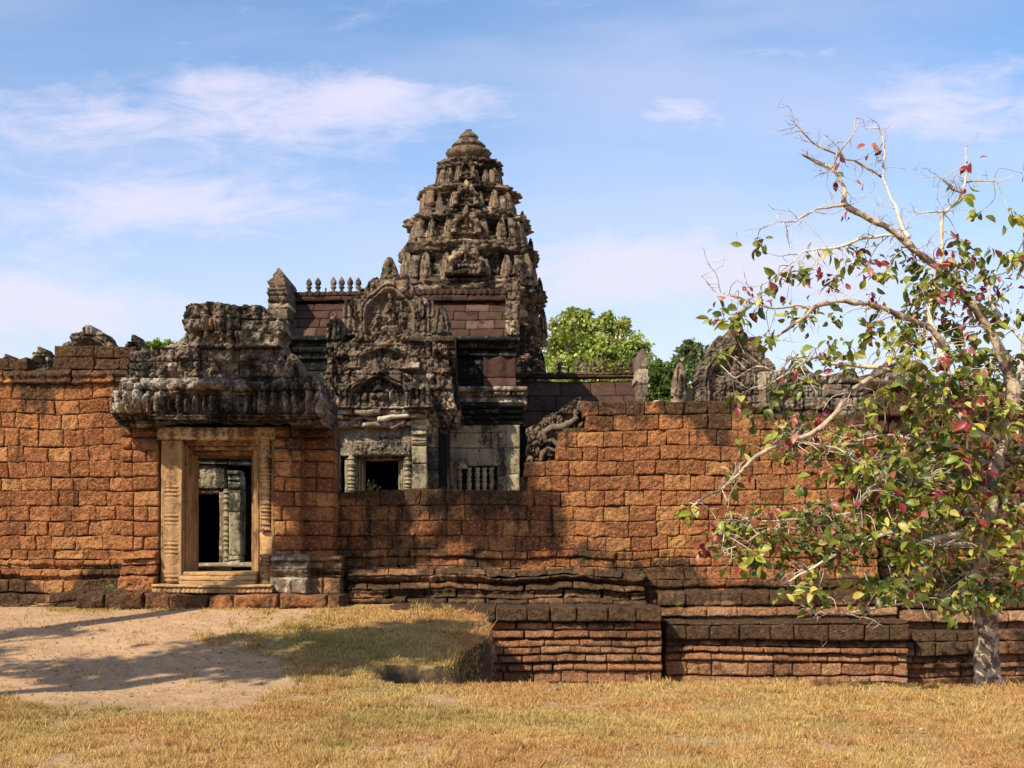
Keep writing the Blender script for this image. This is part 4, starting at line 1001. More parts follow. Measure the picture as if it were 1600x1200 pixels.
for pa, pb_, hw_ in ((257.5, 249, 23), (236.5, 229, 21), (219.5, 216, 12)):
    g = Geo(); g.lathe(TCX, TCY, [(ZT(pa), hw_*k_), (ZT((pa+pb_)/2), hw_*k_*.96), (ZT(pb_), hw_*k_*.98)], 24, (.1, .97, -.5), nz=.04); g.build('lotus_neck', M_TOWER, tw)
# antefixes standing on the cornices
tiers = [(298, 47, 30, .34), (345, 70, 34, .42), (391, 88, 36, .46), (456, 102, 44, .5), (268, 42, 18, .2)]
na = 0
protos = []
for q in range(4):
    g = Geo(); antefix(g, 0, 0, 0, .46, 1.0, .20, 200+q, .035, .1)
    protos.append(g.mesh('antefix', M_TOWER))
for (pb, hw, hh, wd) in tiers[:4]:
    for face in (0, 1, 3):          # front, right side, left side
        for a in (-.92, -.62, -.3, .3, .62, .92):
            dpt = {.3: 1.0, .62: .93, .92: .80}[abs(a)]
            lx, ly = a*hw*k_*.95, -dpt*hw*k_*.93-.12
            ang = {0: 0, 1: math.pi/2, 3: -math.pi/2}[face]
            x = lx*math.cos(ang)-ly*math.sin(ang); y = lx*math.sin(ang)+ly*math.cos(ang)
            o = bpy.data.objects.new('antefix', protos[random.randrange(4)]); COL.objects.link(o); o.parent = tw
            h = hh*k_*(.8+.35*random.random())
            o.location = (TCX+x-tw.location.x, TCY+y-tw.location.y, ZT(pb+6)-tw.location.z)
            o.rotation_euler = (random.uniform(-.06, .06)-.08, 0, ang+random.uniform(-.15, .15)); o.scale = (h*1.0, h, h); na += 1
# niche pediments at the centre of each tier
for (bot, top, w, hw) in ((455, 405, 62, 104), (392, 350, 48, 86), (346, 306, 40, 70), (300, 262, 26, 48)):
    Yn = TCY-hw*k_-.36
    g = Geo(); z0 = Z(bot, YT); h = Z(top, YT)-z0
    pediment(g, TCX, z0, w*k_, h, Yn, .7, .03, bot, False, .15, 1.4, True, .5); g.build('niche_pediment', M_TOWER, tw)
# loose rows of corner posts visible on the right edge of the tower
for px, pb, pt, w in ((816, 372, 330, 13), (829, 415, 372, 13), (843, 480, 434, 15), (848, 540, 480, 16), (836, 560, 500, 16), (826, 600, 540, 18), (846, 600, 548, 16), (812, 460, 415, 16)):
    post(px, pt, pb, w, YT+.6, 'antefix', tw, px, M_TOWER)

# ================================================================== GALLERY at the right
YR = 30.0
ga = empty('side_gallery', (X(905, YR), YR, 1.0), 'low gallery with purple stone roof and ridge posts, right of the tower', 'gallery')
r_, z_, y_ = roof(806, 1003, YR, 668, 588, 1.1, 3, .8, 181, ga)
ridge(806, 1000, YR+1.0, 582, 590, ga, 182)
for px, pt in ((874, 558), (888, 572), (901, 560), (914, 561), (928, 562), (942, 561), (956, 573), (969, 562), (984, 562)): finial(px, 583, pt, YR+1.05, ga)
g = Geo()
slab(g, [(996, 690), (996, 560), (1000, 548), (1004, 544), (1009, 550), (1013, 560), (1014, 690)], YR-.1, 2.0, [540, 575, 600, 620, 650, 690], .9, lambda x, z: 0*x, 183, .03, .0, .03, .04, None, 1, .02)
g.build('gable_end', M_SAND, ga)
g = Geo(); g.box(X(808, YR), X(1005, YR), YR+.1, YR+2.6, .9, Z(660, YR), (.5, .5, .7)); g.build('wall', M_DARK, ga)
# carved fragment on the broken end of the wall
nc = empty('carved_fragment', (X(860, 21), 21.0, 1.0), 'grey carved serpent shaped stone standing at the broken step of the orange wall', 'carved stone')
g = Geo()
slab(g, [(822, 765), (824, 690), (822, 668), (834, 662), (842, 664), (850, 652), (866, 645), (880, 640), (890, 628), (905, 622), (912, 640), (918, 680), (918, 765)], 20.95, .45, [625, 648, 672, 698, 722, 765], .5, lambda x, z: 0*x, 191, .016, .2, .05, .03, None, 1, .14)
g.build('carved_stone', M_SAND, nc)
g = Geo()
pts = [(846, 722), (848, 708), (856, 702), (868, 705), (872, 696), (862, 688), (852, 690), (850, 676), (862, 668), (878, 668), (892, 660), (902, 652)]
g.tube([(X(a, 20.85), 20.8, Z(b, 20.85)) for a, b in pts], [.04, .05, .06, .05, .05, .05, .045, .05, .05, .05, .045, .03], 9, (.3, .3, .1), nz=.3)
g.build('serpent', M_SAND, nc)

# ================================================================== RUINS at the far right
YQ = 26.0
rg = empty('ruined_pediment', (X(1148, YQ), YQ, 1.0), 'large rounded carved grey pediment standing behind the right wall, half hidden by the tree', 'carved stone')
bpel(1150, 640, 486, 136, YQ, .7, 211, .05, True, .2, rg, M_SAND, 'pediment', False, 1.1)
post(1062, 566, 632, 26, YQ-.1, 'naga_finial', rg, 12, M_GRYB)
g = Geo(); g.box(X(1080, YQ), X(1215, YQ), YQ+.7, YQ+1.4, .9, Z(600, YQ), (.5, .5, .6)); g.build('wall', M_SAND, rg)
rp = empty('ruined_parapet', (X(1325, YQ+.4), YQ+.4, 1.0), 'long low ruined carved parapet of grey stones above the right wall behind the branches', 'parapet')
g = Geo()
slab(g, [(1208, 665), (1209, 590), (1226, 572), (1240, 583), (1256, 573), (1285, 590), (1310, 582), (1330, 590), (1372, 584), (1376, 572), (1400, 575), (1404, 566), (1440, 560), (1446, 580), (1446, 640), (1446, 665)], YQ+.3, .6, [560, 582, 600, 620, 642, 668], .5, lambda x, z: .08*(z < Z(620, YQ)), 221, .02, .05, .08, .05, None, 1, .12)
g.build('carved_stone', M_GATE, rp)
g = Geo(); g.box(X(1215, YQ+1), X(1440, YQ+1), YQ+.95, YQ+1.5, .9, Z(610, YQ), (.5, .5, .6)); g.build('wall', M_SAND, rp)

# ================================================================== TREES
def leaf_geo(g, pos, dirs, nrm, ln, wd, cols, fold=.25, curl=.25):
    """many leaves at once; each a folded, curled blade of 10 faces"""
    n = len(pos)
    d = dirs/np.linalg.norm(dirs, axis=1)[:, None]; s_ = np.cross(d, nrm); s_ /= np.linalg.norm(s_, axis=1)[:, None]+1e-9; nn = np.cross(s_, d)
    tt = np.array([0, .22, .5, .78, 1.0]); wt = np.array([.05, .62, 1.0, .80, .04])
    V = []
    for k in range(5):
        mid = pos+d*(ln*tt[k])[:, None]-nn*(curl*ln*tt[k]**2)[:, None]
        for sg in (-1, 0, 1):
            V.append(mid+s_*(sg*wd*.5*wt[k])[:, None]+nn*(abs(sg)*fold*wd*.5*wt[k])[:, None])
    V = np.stack(V, 1); Fq = []
    for k in range(4):
        b = k*3; Fq += [(b, b+1, b+4, b+3), (b+1, b+2, b+5, b+4)]
    Fq = (np.array(Fq)[None]+np.arange(n)[:, None, None]*15).reshape(-1, 4)
    g.add(V.reshape(-1, 3), Fq, t=np.repeat(cols, 15, 0))
def smooth(pts, k=5):
    pts = np.asarray(pts, float); out = []
    P_ = np.concatenate([[2*pts[0]-pts[1]], pts, [2*pts[-1]-pts[-2]]])
    for i in range(1, len(P_)-2):
        for j in range(k):
            t = j/k; a, b, c, d = P_[i-1], P_[i], P_[i+1], P_[i+2]
            out.append(.5*((2*b)+(c-a)*t+(2*a-5*b+4*c-d)*t*t+(3*b-a-3*c+d)*t**3))
    out.append(pts[-1]); return np.array(out)
YF = 14.75
ft = empty('leafy_tree', (X(1545, YF), YF, -.1), 'foreground tree with red and yellow green leaves on pale crooked branches before the right wall', 'tree')
gt = Geo()
trunk = [(1545, 1092, 31, 0), (1545, 1074, 27, 0), (1544, 1055, 24, 0), (1542, 1030, 22.5, .02), (1538, 985, 20, .04), (1538, 945, 19, .03), (1531, 900, 18, .0), (1536, 850, 16, -.02), (1548, 790, 15, -.02), (1553, 730, 14, .05), (1570, 670, 13, .1), (1585, 625, 12, .15), (1579, 590, 10, .2), (1554, 527, 8.5, .2), (1525, 485, 7.5, .15), (1479, 431, 7, .05), (1437, 397, 7, 0), (1400, 364, 6, -.05), (1354, 339, 5.5, -.1), (1321, 320, 5, -.12), (1319, 293, 4.2, -.1), (1300, 266, 3.6, 0), (1271, 250, 2.8, .1), (1254, 241, 1.8, .1)]
def limb3(l, k=5):
    P_ = [(X(a, YF+d), YF+d, Z(b, YF+d), r/F*YF*(.86 if l is trunk else .66)) for a, b, r, d in l]
    q = smooth(P_, k); q[:, 3] = np.maximum(q[:, 3], .003); return q
limbs = [trunk]
limbs += [
 [(1321, 320, 4, -.12), (1300, 322, 3.4, -.2), (1275, 327, 3, -.3), (1250, 339, 2.6, -.4), (1240, 347, 2, -.4), (1218, 346, 1.6, -.45), (1200, 352, .8, -.5)],
 [(1417, 372, 5, 0), (1410, 350, 4.4, .1), (1400, 327, 4, .2), (1387, 293, 3.6, .3), (1379, 272, 3.2, .35), (1382, 235, 2.8, .4), (1376, 205, 1.6, .4), (1352, 200, 1, .4)],
 [(1379, 275, 3, .35), (1346, 258, 2.6, .3), (1320, 246, 2.4, .2), (1292, 233, 2.2, .1), (1275, 226, 2.2, .1), (1258, 210, 2, .0), (1245, 196, 1.4, 0), (1233, 187, .8, 0)],
 [(1301, 262, 3, 0), (1308, 245, 2.6, -.1), (1317, 230, 2.2, -.2), (1333, 210, 1.7, -.2), (1337, 187, .8, -.2)],
 [(1555, 700, 11, 0), (1520, 670, 10, -.2), (1487, 627, 10, -.3), (1479, 577, 9, -.3), (1462, 527, 7.5, -.2), (1452, 490, 6, -.1), (1462, 450, 5, 0), (1471, 406, 4.5, .1), (1471, 343, 4, .1), (1482, 328, 3.6, 0), (1496, 314, 3.4, 0), (1507, 287, 2.6, 0), (1509, 255, 2, 0), (1508, 232, 1, 0)],
 [(1503, 304, 2.6, 0), (1490, 298, 2.2, -.1), (1475, 283, 1.8, -.2), (1462, 274, .9, -.2)],
 [(1507, 285, 2.2, 0), (1530, 284, 1.6, .1), (1558, 283, .8, .1)],
 [(1482, 328, 2.6, .1), (1460, 332, 2, -.2), (1440, 333, 1, -.3)],
 [(1479, 545, 8, -.25), (1450, 510, 7.5, -.4), (1417, 497, 7, -.5), (1383, 483, 6.6, -.6), (1350, 474, 6, -.7), (1317, 472, 5.4, -.8), (1290, 475, 5, -.9), (1271, 483, 4.4, -.95), (1250, 500, 3.6, -1.0), (1215, 525, 2.8, -1.0), (1190, 545, 1.8, -1.)],
 [(1275, 482, 3.2, -.95), (1240, 478, 2.8, -1), (1200, 482, 2.4, -1.1), (1154, 466, 2, -1.2), (1120, 456, 1.4, -1.2), (1096, 433, .7, -1.2)],
 [(1437, 397, 5, 0), (1400, 368, 4, .2), (1350, 372, 3.6, .3), (1317, 384, 3.2, .3), (1290, 387, 2.6, .3), (1258, 392, 2.2, .3), (1240, 410, 1.4, .3), (1232, 425, .7, .3)],
 [(1587, 640, 10, .1), (1530, 650, 9, -.3), (1496, 631, 8.5, -.5), (1475, 606, 8, -.6), (1458, 593, 7.5, -.7), (1425, 579, 7, -.8), (1387, 577, 6.4, -.9), (1350, 597, 5.5, -1.0), (1325, 614, 5.2, -1.05), (1304, 646, 5, -1.1), (1267, 679, 4.8, -1.2), (1221, 692, 4.6, -1.3), (1183, 712, 4, -1.35), (1137, 758, 3.2, -1.4), (1100, 778, 2.6, -1.5), (1079, 792, 1.6, -1.5)],
 [(1387, 577, 4.6, -.9), (1342, 570, 4.2, -.8), (1300, 566, 3.6, -.8), (1271, 560, 3.2, -.8), (1235, 580, 2.6, -.9), (1200, 600, 2, -1.), (1165, 610, 1.2, -1.)],
 [(1271, 560, 2.6, -.8), (1240, 558, 2.2, -.7), (1215, 580, 2, -.7), (1180, 572, 1.6, -.7), (1150, 590, 1.2, -.7), (1128, 570, .8, -.7)],
 [(1545, 770, 9, 0), (1500, 745, 7, -.3), (1458, 752, 6.5, -.5), (1420, 750, 6, -.6), (1375, 752, 5.4, -.7), (1340, 790, 4.6, -.8), (1325, 805, 4, -.8), (1275, 806, 3.4, -.9), (1235, 812, 3, -1.), (1180, 815, 2.2, -1.), (1120, 812, 1.4, -1.1)],
 [(1375, 752, 3.6, -.7), (1340, 725, 3, -.7), (1305, 700, 2.4, -.7), (1255, 690, 1.8, -.7), (1230, 690, 1, -.7)],
 [(1540, 830, 9, 0), (1490, 835, 7, -.3), (1440, 845, 6, -.6), (1400, 830, 5, -.8), (1350, 850, 4.4, -.9), (1300, 870, 3.6, -1.), (1255, 895, 2.8, -1.1), (1220, 915, 1.6, -1.2)],
 [(1300, 815, 3, -.9), (1245, 825, 2.8, -1.), (1200, 828, 2.4, -1.1), (1160, 850, 2, -1.1), (1120, 865, 1.2, -1.1)],
 [(1538, 855, 8, 0), (1500, 850, 6.5, -.2), (1471, 852, 5.6, -.4), (1462, 880, 4.8, -.5), (1440, 905, 4, -.6), (1417, 918, 3, -.7), (1390, 930, 2, -.7), (1350, 962, 1.4, -.8)],
 [(1534, 940, 6, -.1), (1510, 948, 4, -.3), (1488, 952, 2.6, -.4), (1470, 940, 1.6, -.5)],
 [(1534, 910, 6, 0), (1500, 920, 4.6, -.4), (1450, 935, 3.6, -.6), (1400, 945, 3, -.8), (1320, 958, 2.2, -1.), (1285, 960, 1.6, -1.), (1276, 972, .8, -1.)],
 [(1585, 625, 9, .2), (1598, 580, 8, .3), (1600, 530, 6.5, .3), (1612, 470, 5, .3), (1602, 400, 3.6, .3), (1596, 345, 2, .3)],
 [(1600, 530, 5, .3), (1560, 495, 3.6, .5), (1545, 450, 2.6, .6), (1560, 420, 1.4, .6)],
 [(1550, 740, 10, .1), (1600, 700, 8, .5), (1660, 640, 6, .8), (1720, 600, 4, 1.), (1780, 560, 2, 1.)],
 [(1545, 800, 8, .1), (1600, 790, 6, -.3), (1660, 760, 5, -.6), (1720, 740, 2, -.9)],
 [(1590, 610, 8, .2), (1640, 540, 6, .2), (1700, 470, 4, 0), (1740, 420, 2, 0)],
 [(1535, 880, 7, 0), (1575, 890, 5, -.3), (1620, 880, 4, -.6), (1690, 900, 2, -1)],
 [(1553, 730, 8, 0), (1500, 700, 6, .4), (1440, 690, 4.5, .8), (1380, 680, 3, 1.1), (1310, 700, 1.6, 1.3)],
 [(1548, 790, 7, 0), (1490, 800, 5.5, .5), (1430, 790, 4, .9), (1370, 770, 2, 1.2)],
]
LP = []; 
for i, l in enumerate(limbs):
    q = limb3(l); w = np.concatenate([[0], np.cumsum(np.linalg.norm(np.diff(q[:, :3], axis=0), axis=1))])
    q[:, 0] += .012*vnoise(w/.12, w*0+i*3.1)*(i > 0); q[:, 2] += .014*vnoise(w/.10, w*0+i*5.7)*(i > 0); q[:, 1] += .03*vnoise(w/.2, w*0+i*7.7)
    gt.tube(q[:, :3], q[:, 3], 16 if i == 0 else 8, (.5, .5, 0) if i == 0 else (.55+.4*(i % 3)/2, .5, 0), nz=.35 if i == 0 else .3)
    LP += [(a, i) for a in q]
gt.build('trunk', M_BARK, ft, smooth=True)
LPa = np.array([a for a, _ in LP])
gw = Geo(); rs = np.random.RandomState(99)
def crook(p, d, ln, r, n=6, wob=.35, droop=0.):
    pts = [p.copy()]; d = d/np.linalg.norm(d)
    for k in range(n):
        d = d+wob*rs.randn(3)*.55+np.array([0, 0, -droop]); d /= np.linalg.norm(d); pts.append(pts[-1]+d*ln/n)
    return np.array(pts)
def spur(pts, r, n, t, depth=1):
    gw.tube(pts, np.linspace(r, r*.35, len(pts)), 5, t)
    if depth <= 0: return
    for _ in range(n):
        k = rs.randint(1, len(pts)); d = rs.randn(3); d /= np.linalg.norm(d)
        l_ = rs.uniform(.05, .16); q = crook(pts[k], d+.6*(pts[k]-pts[k-1])/np.linalg.norm(pts[k]-pts[k-1]), l_, r*.5, 3, .4)
        gw.tube(q, np.linspace(r*.6, r*.25, len(q)), 4, t)
# bare spur twigs on all limbs
for a, i in LP:
    if i == 0 and a[2] < 3.2: continue
    hi = a[2] > Z(470, YF)
    if rs.rand() < (.50 if hi else .34):
        d = rs.randn(3)*np.array([1, .8, 1]); q = crook(a[:3], d, rs.uniform(.10, .42 if hi else .55), .004, 6, .45)
        spur(q, rs.uniform(.0035, .006), 3, (rs.uniform(.5, 1), .5, 0))
# leaf clusters
CL = [(1140, 490, 26, 12, 16, .5), (1230, 500, 40, 24, 9, .2), (1390, 430, 55, 42, 26, .55), (1300, 425, 40, 30, 5, .8), (1490, 440, 60, 50, 30, .35), (1440, 530, 65, 34, 32, .15), (1310, 545, 50, 28, 13, .1),
      (1240, 650, 34, 40, 26, .2), (1170, 690, 35, 30, 12, .35), (1400, 665, 60, 32, 14, .15), (1330, 735, 90, 44, 32, .25), (1210, 790, 75, 40, 20, .3), (1250, 855, 105, 40, 44, .15), (1110, 845, 38, 28, 14, .45),
      (1370, 890, 105, 45, 60, .1), (1500, 700, 85, 80, 80, .2), (1450, 800, 110, 70, 90, .2), (1565, 640, 55, 70, 60, .3), (1570, 450, 40, 70, 16, .4), (1600, 355, 12, 30, 6, .2), (1560, 810, 60, 80, 60, .15), (1495, 920, 90, 26, 34, .05),
      (1280, 960, 25, 16, 3, .0), (1590, 900, 30, 40, 14, .3), (1330, 630, 80, 30, 8, .4), (1130, 570, 20, 40, 2, .8), (1300, 250, 40, 40, 5, 1.), (1365, 330, 50, 40, 3, 1.), (1506, 245, 4, 12, 2, 1.), (1470, 560, 60, 30, 22, .2), (1380, 780, 60, 50, 30, .35),
      (1720, 560, 80, 140, 60, .2), (1700, 790, 70, 90, 50, .2), (1330, 395, 30, 20, 4, .7)]
pos = []; dr = []; nm = []; ln = []; wd = []; cc = []
pal_g = [(.32, .34, .038), (.48, .44, .07), (.22, .25, .028), (.08, .11, .018), (.11, .14, .02), (.55, .45, .12), (.27, .27, .035), (.14, .15, .022)]
pal_r = [(.30, .030, .035), (.20, .022, .028), (.42, .07, .06), (.48, .18, .13), (.34, .10, .04), (.25, .03, .05)]
for (cx, cy, rx, ry, n, red) in CL:
    for _ in range(int(n*(.9 if cy > 600 else .9))):
        px, py = cx+rs.randn()*rx*.8, cy+rs.randn()*ry*.75
        dep = YF+rs.uniform(-1.5, 1.3) if py > 470 else YF+rs.uniform(-.6, .6)
        c = np.array([X(px, dep), dep, Z(py, dep)])
        if c[2] < .95: continue
        dd = np.linalg.norm(LPa[:, :3]-c, axis=1); k = np.argsort(dd)[rs.randint(0, 14)]; a = LPa[k, :3]
        if dd[k] > .5:
            c = a+(c-a)*rs.uniform(.25, .5)/dd[k]+rs.randn(3)*.06
        m_ = (a+c)/2+rs.randn(3)*.06+np.array([0, 0, .05]); tw_ = smooth([a, m_, c], 4)
        gw.tube(tw_, np.linspace(.0065, .003, len(tw_)), 5, (rs.uniform(.4, 1), .5, 0))
        isred = rs.rand() < red; nl = rs.randint(3, 7) if isred else rs.randint(8, 14)
        ctone = rs.rand()
        for _k in range(nl):
            d = rs.randn(3)*np.array([1, 1, .55])+np.array([0, 0, -.45 if not isred else -.9]); d /= np.linalg.norm(d)
            p = c+rs.randn(3)*.048; p += d*.025
            pos.append(p); dr.append(d); nm.append(rs.randn(3)*.5+np.array([-.25, -.55, .6])); L_ = rs.uniform(.07, .155)*(1. if not isred else .85); ln.append(L_); wd.append(L_*rs.uniform(.42, .68))
            p_ = pal_r if (isred and rs.rand() < .85) or rs.rand() < .07 else (pal_g[:4]+[pal_g[5]] if ctone > .5 else pal_g[2:5]+pal_g[6:])
            q = np.array(p_[rs.randint(len(p_))])*rs.uniform(.75, 1.2); cc.append(q)
gl = Geo(); leaf_geo(gl, np.array(pos), np.array(dr), np.array(nm), np.array(ln), np.array(wd), np.array(cc), .45, .42)
gw.build('twigs', M_BARK, ft)
gl.build('crown', M_LEAF, ft)

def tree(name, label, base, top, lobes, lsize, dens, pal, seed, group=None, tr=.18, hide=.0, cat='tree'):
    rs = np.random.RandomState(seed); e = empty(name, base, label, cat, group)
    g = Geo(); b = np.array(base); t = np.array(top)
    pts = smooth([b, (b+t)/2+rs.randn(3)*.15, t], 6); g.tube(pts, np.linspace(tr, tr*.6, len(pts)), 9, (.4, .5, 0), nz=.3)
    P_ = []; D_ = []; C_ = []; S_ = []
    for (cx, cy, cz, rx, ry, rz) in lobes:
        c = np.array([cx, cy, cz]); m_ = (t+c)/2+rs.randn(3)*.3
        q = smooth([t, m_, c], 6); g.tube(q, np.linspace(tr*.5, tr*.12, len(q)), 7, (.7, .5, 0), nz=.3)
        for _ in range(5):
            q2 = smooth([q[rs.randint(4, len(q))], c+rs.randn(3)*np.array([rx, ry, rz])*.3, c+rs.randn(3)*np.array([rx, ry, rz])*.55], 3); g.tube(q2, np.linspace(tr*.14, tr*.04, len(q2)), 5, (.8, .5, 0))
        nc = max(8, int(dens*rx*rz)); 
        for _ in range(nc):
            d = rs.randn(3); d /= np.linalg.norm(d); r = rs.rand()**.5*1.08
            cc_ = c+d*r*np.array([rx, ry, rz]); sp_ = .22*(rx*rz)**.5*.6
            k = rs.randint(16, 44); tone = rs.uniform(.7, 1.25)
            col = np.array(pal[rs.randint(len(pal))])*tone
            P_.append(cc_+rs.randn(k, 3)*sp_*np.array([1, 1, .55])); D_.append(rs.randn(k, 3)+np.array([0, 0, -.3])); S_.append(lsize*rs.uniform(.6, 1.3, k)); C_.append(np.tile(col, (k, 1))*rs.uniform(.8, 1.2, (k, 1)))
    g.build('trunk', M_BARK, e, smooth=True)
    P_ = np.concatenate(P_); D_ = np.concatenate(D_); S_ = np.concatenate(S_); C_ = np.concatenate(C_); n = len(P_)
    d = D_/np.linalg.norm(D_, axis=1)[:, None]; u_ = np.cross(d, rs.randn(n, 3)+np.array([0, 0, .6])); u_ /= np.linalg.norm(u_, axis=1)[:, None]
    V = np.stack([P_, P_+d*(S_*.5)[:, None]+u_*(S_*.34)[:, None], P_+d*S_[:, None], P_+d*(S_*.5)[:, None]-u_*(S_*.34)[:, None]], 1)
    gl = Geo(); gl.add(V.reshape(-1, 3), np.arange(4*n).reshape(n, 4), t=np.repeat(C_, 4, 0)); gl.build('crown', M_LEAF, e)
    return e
def L3(px, py, r, Y, dy=0, sq=.85): 
    k = Y/F; return (X(px, Y+dy), Y+dy, Z(py, Y+dy), r*k, r*k, r*k*sq)
GB = 'trees beyond the temple'
PG = [(.30, .38, .055), (.38, .43, .08), (.22, .30, .045), (.42, .43, .12)]
Yb = 60
tree('broadleaf_tree', 'tall bright green tree standing just right of the tower behind the gallery', (X(930, Yb), Yb, -.5), (X(930, Yb), Yb, Z(600, Yb)),
     [L3(905, 520, 38, Yb), L3(872, 545, 34, Yb, 1), L3(950, 522, 34, Yb, .5), L3(930, 560, 42, Yb, -.5), L3(985, 545, 30, Yb), L3(880, 590, 36, Yb, -1), L3(975, 590, 34, Yb, -.6), L3(905, 500, 20, Yb), L3(1000, 575, 20, Yb), L3(897, 492, 11, Yb), L3(945, 497, 12, Yb), L3(972, 508, 12, Yb), L3(1006, 548, 13, Yb), L3(868, 508, 13, Yb), L3(1012, 590, 14, Yb)], .19, 95, PG, 301, GB, .25)
tree('broadleaf_tree', 'low dark green tree between the gallery end slab and the ruined pediment', (X(1040, Yb-4), Yb-4, -.5), (X(1040, Yb-4), Yb-4, Z(640, Yb-4)),
     [L3(1030, 585, 26, Yb-4), L3(1050, 600, 28, Yb-4), L3(1022, 615, 26, Yb-4, 1), L3(1050, 630, 25, Yb-4)], .18, 170, [(.08, .14, .02), (.12, .19, .03), (.05, .10, .015), (.17, .24, .04)], 302, GB, .2)
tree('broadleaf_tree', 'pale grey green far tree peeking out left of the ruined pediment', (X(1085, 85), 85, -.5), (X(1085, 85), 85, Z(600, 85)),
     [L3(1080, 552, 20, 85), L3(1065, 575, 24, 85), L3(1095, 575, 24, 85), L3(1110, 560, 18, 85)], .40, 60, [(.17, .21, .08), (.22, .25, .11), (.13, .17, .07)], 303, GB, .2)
tree('broadleaf_tree', 'small bright green tree top over the wall just left of the gate pediment', (X(246, 50), 50, -.5), (X(246, 50), 50, Z(580, 50)),
     [L3(240, 548, 17, 50), L3(258, 547, 15, 50), L3(225, 553, 14, 50)], .22, 160, [(.26, .36, .05), (.2, .3, .04)], 304, GB, .15)
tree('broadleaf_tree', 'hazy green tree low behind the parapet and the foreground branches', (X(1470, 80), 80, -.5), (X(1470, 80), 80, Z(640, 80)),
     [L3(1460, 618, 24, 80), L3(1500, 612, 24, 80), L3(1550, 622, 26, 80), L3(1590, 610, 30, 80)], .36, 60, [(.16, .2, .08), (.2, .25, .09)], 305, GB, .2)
# trees standing left of the photographer: their shade falls on the mound and the path
PS = [(.10, .15, .03), (.14, .2, .04)]
SG = 'shade trees left of the view'
tree('shade_tree', 'leafy tree left of the view shading the grassy mound', (-11.5, 6.5, 0), (-10.4, 7.8, 7.0),
     [(-9.0, 8.6, 9.0, 1.7, 1.1, .8), (-7.6, 8.9, 9.2, 1.1, .9, .7), (-7.3, 9.9, 9.0, .7, .6, .5), (-11.0, 7.6, 9.0, 1.0, .5, .5)], .22, 55, PS, 311, SG, .3)
tree('shade_tree', 'sparse tree left of the view dappling the dirt path', (-16.5, 7, 0), (-15, 8, 7.0),
     [(-12.8, 8.3, 9.0, 1.6, .35, .5), (-15, 9.0, 9.5, 1.7, .3, .5), (-12.9, 9.8, 9.2, 1.5, .35, .4), (-14.5, 7.2, 9.3, 1.6, .3, .4)], .16, 14, PS, 312, SG, .3)
tree('shade_tree', 'tall tree left of the view with one long bough shading the low wall', (-12.5, 12, 0), (-9.5, 12.8, 9.0),  # low wall also shaded by an added leaf lobe, for the gate's shadow
     [(-5.9, 13.6, 10.3, .75, .6, .75), (-8.3, 13.4, 10.1, .75, .6, .8)], .20, 130, PS, 313, SG, .28)  # second lobe added, unseen, to cast shade in place of the gate's shadow

# ---- small weeds
def weed(px, py, Y, n, h, label, seed, red=False):
    rs = np.random.RandomState(seed); x, z = X(px, Y), Z(py, Y); e = empty('weed', (x, Y, z), label, 'plant', 'weeds growing from the stone joints')
    g = Geo(); w = Geo(); P_ = []; D_ = []; N_ = []; L_ = []; C_ = []
    for _ in range(n):
        d = np.array([rs.randn()*.5, rs.randn()*.3-.1, 1.]); d /= np.linalg.norm(d); hh = h*rs.uniform(.5, 1.1); b = np.array([x+rs.randn()*h*.35, Y+rs.randn()*.03, z-.02])
        w.tube([b, b+d*hh*.5, b+d*hh+np.array([rs.randn()*.02, 0, 0])], [.003, .0025, .0015], 4, (.17, .2, .05))
        for q in range(5):
            P_.append(b+d*hh*rs.uniform(.3, 1)); D_.append(rs.randn(3)+np.array([0, 0, .3])); N_.append(rs.randn(3)+np.array([0, -.5, .5])); L_.append(h*rs.uniform(.15, .3)); C_.append(np.array((.22, .30, .05) if not red else (.34, .30, .14))*rs.uniform(.7, 1.2))
    leaf_geo(g, np.array(P_), np.array(D_), np.array(N_), np.array(L_), np.array(L_)*.5, np.array(C_))
    w.build('stem', M_LEAF, e); g.build('leaves', M_LEAF, e)
weed(578, 767, 20.3, 10, .17, 'dry pale weed sprouting on top of the low wall under the window', 1, True)
weed(172, 922, 19.25, 14, .12, 'green weed on the left steps beside the gate', 2)
weed(738, 946, 19.2, 6, .13, 'tiny green weed on the dark plinth cap near the mound', 3)
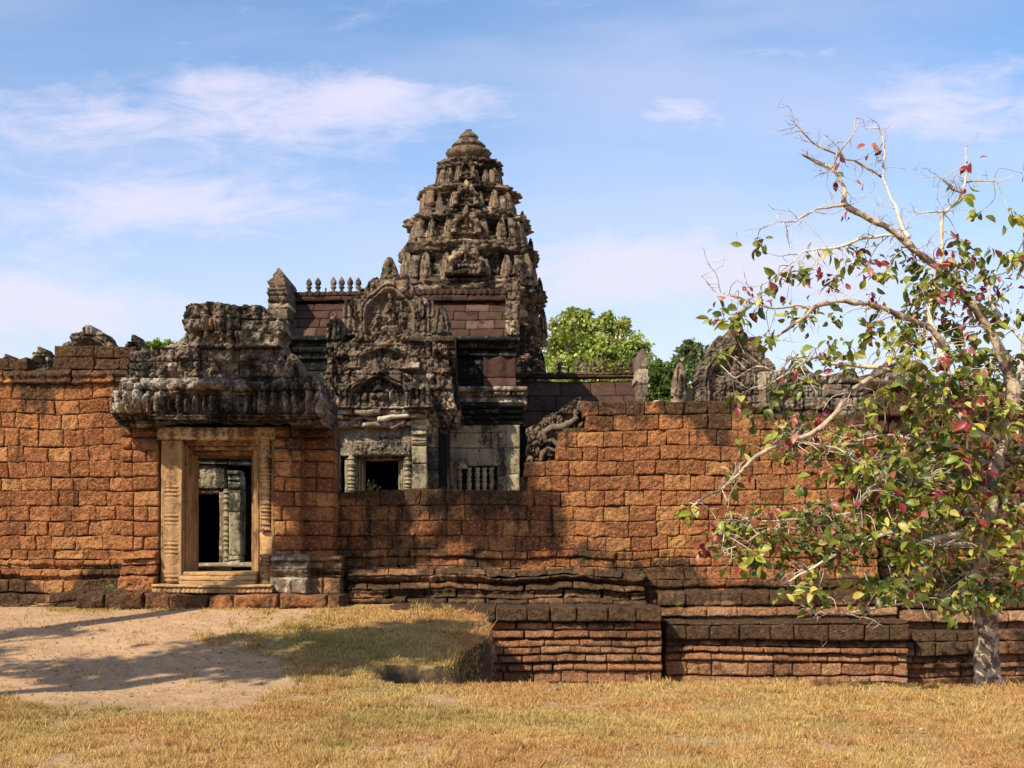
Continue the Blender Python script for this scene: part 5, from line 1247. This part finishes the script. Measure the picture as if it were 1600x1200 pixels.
weed(1062, 946, 19.6, 5, .10, 'tiny weed in the plinth corner near the middle of the right wall', 4)
weed(930, 1074, 18.55, 6, .12, 'small weed at the foot of the pale plinth courses', 5)

# ---- leaf litter, pebbles
rs = np.random.RandomState(5)
n = 2600; x = rs.uniform(-8, 6, n); y = 9+10*rs.rand(n)**1.0; ok = (np.abs(x) < .42*y+.3) & ((x < edge_x(y)-.1) | (y < 14.7)) & (y < 18.6)
ok &= (rs.rand(n) < np.where(y > 13.5, .75, .35)); x, y = x[ok], y[ok]; z = ground_z(x, y)+.012+.02*(dirtmask(x, y) < .5)
g = Geo(); n = len(x); L_ = rs.uniform(.02, .055, n)
cc = np.array([(.42, .27, .14), (.30, .17, .08), (.55, .40, .22), (.20, .11, .06), (.36, .10, .05)])[rs.randint(0, 5, n)]*rs.uniform(.7, 1.2, (n, 1))
leaf_geo(g, np.stack([x, y, z], -1), rs.randn(n, 3)*np.array([1, 1, .25]), rs.randn(n, 3)*.35+np.array([0, 0, 1.]), L_, L_*.6, cc)
o = g.build('fallen_leaves', M_BLADE); tag(o, 'dry brown fallen leaves scattered over the path and lawn', 'leaf litter', kind='stuff')
g = Geo(); n = 1500; x = rs.uniform(-8, 0, n); y = rs.uniform(9, 18.6, n); ok = (dirtmask(x, y) > .5) & (np.abs(x) < .42*y+.3); x, y = x[ok], y[ok]; z = ground_z(x, y)
for a, b, c in zip(x, y, z):
    r = rs.uniform(.006, .022)*(1+(rs.rand() > .96)); V = np.array([(1, 0, 0), (0, 1, 0), (-1, 0, 0), (0, -1, 0), (0, 0, .8), (.7, .7, .3), (-.7, .7, .4)])*r*rs.uniform(.7, 1.3, (7, 1))+np.array([a, b, c])
    g.add(V, None, [(0, 5, 4), (5, 1, 4), (1, 6, 4), (6, 2, 4), (2, 3, 4), (3, 0, 4)], t=(rs.rand()*.4, rs.rand()*.3, .1))
o = g.build('pebbles', M_GROUND); tag(o, 'small loose stones and soil clods on the dirt path', 'pebbles', kind='stuff')
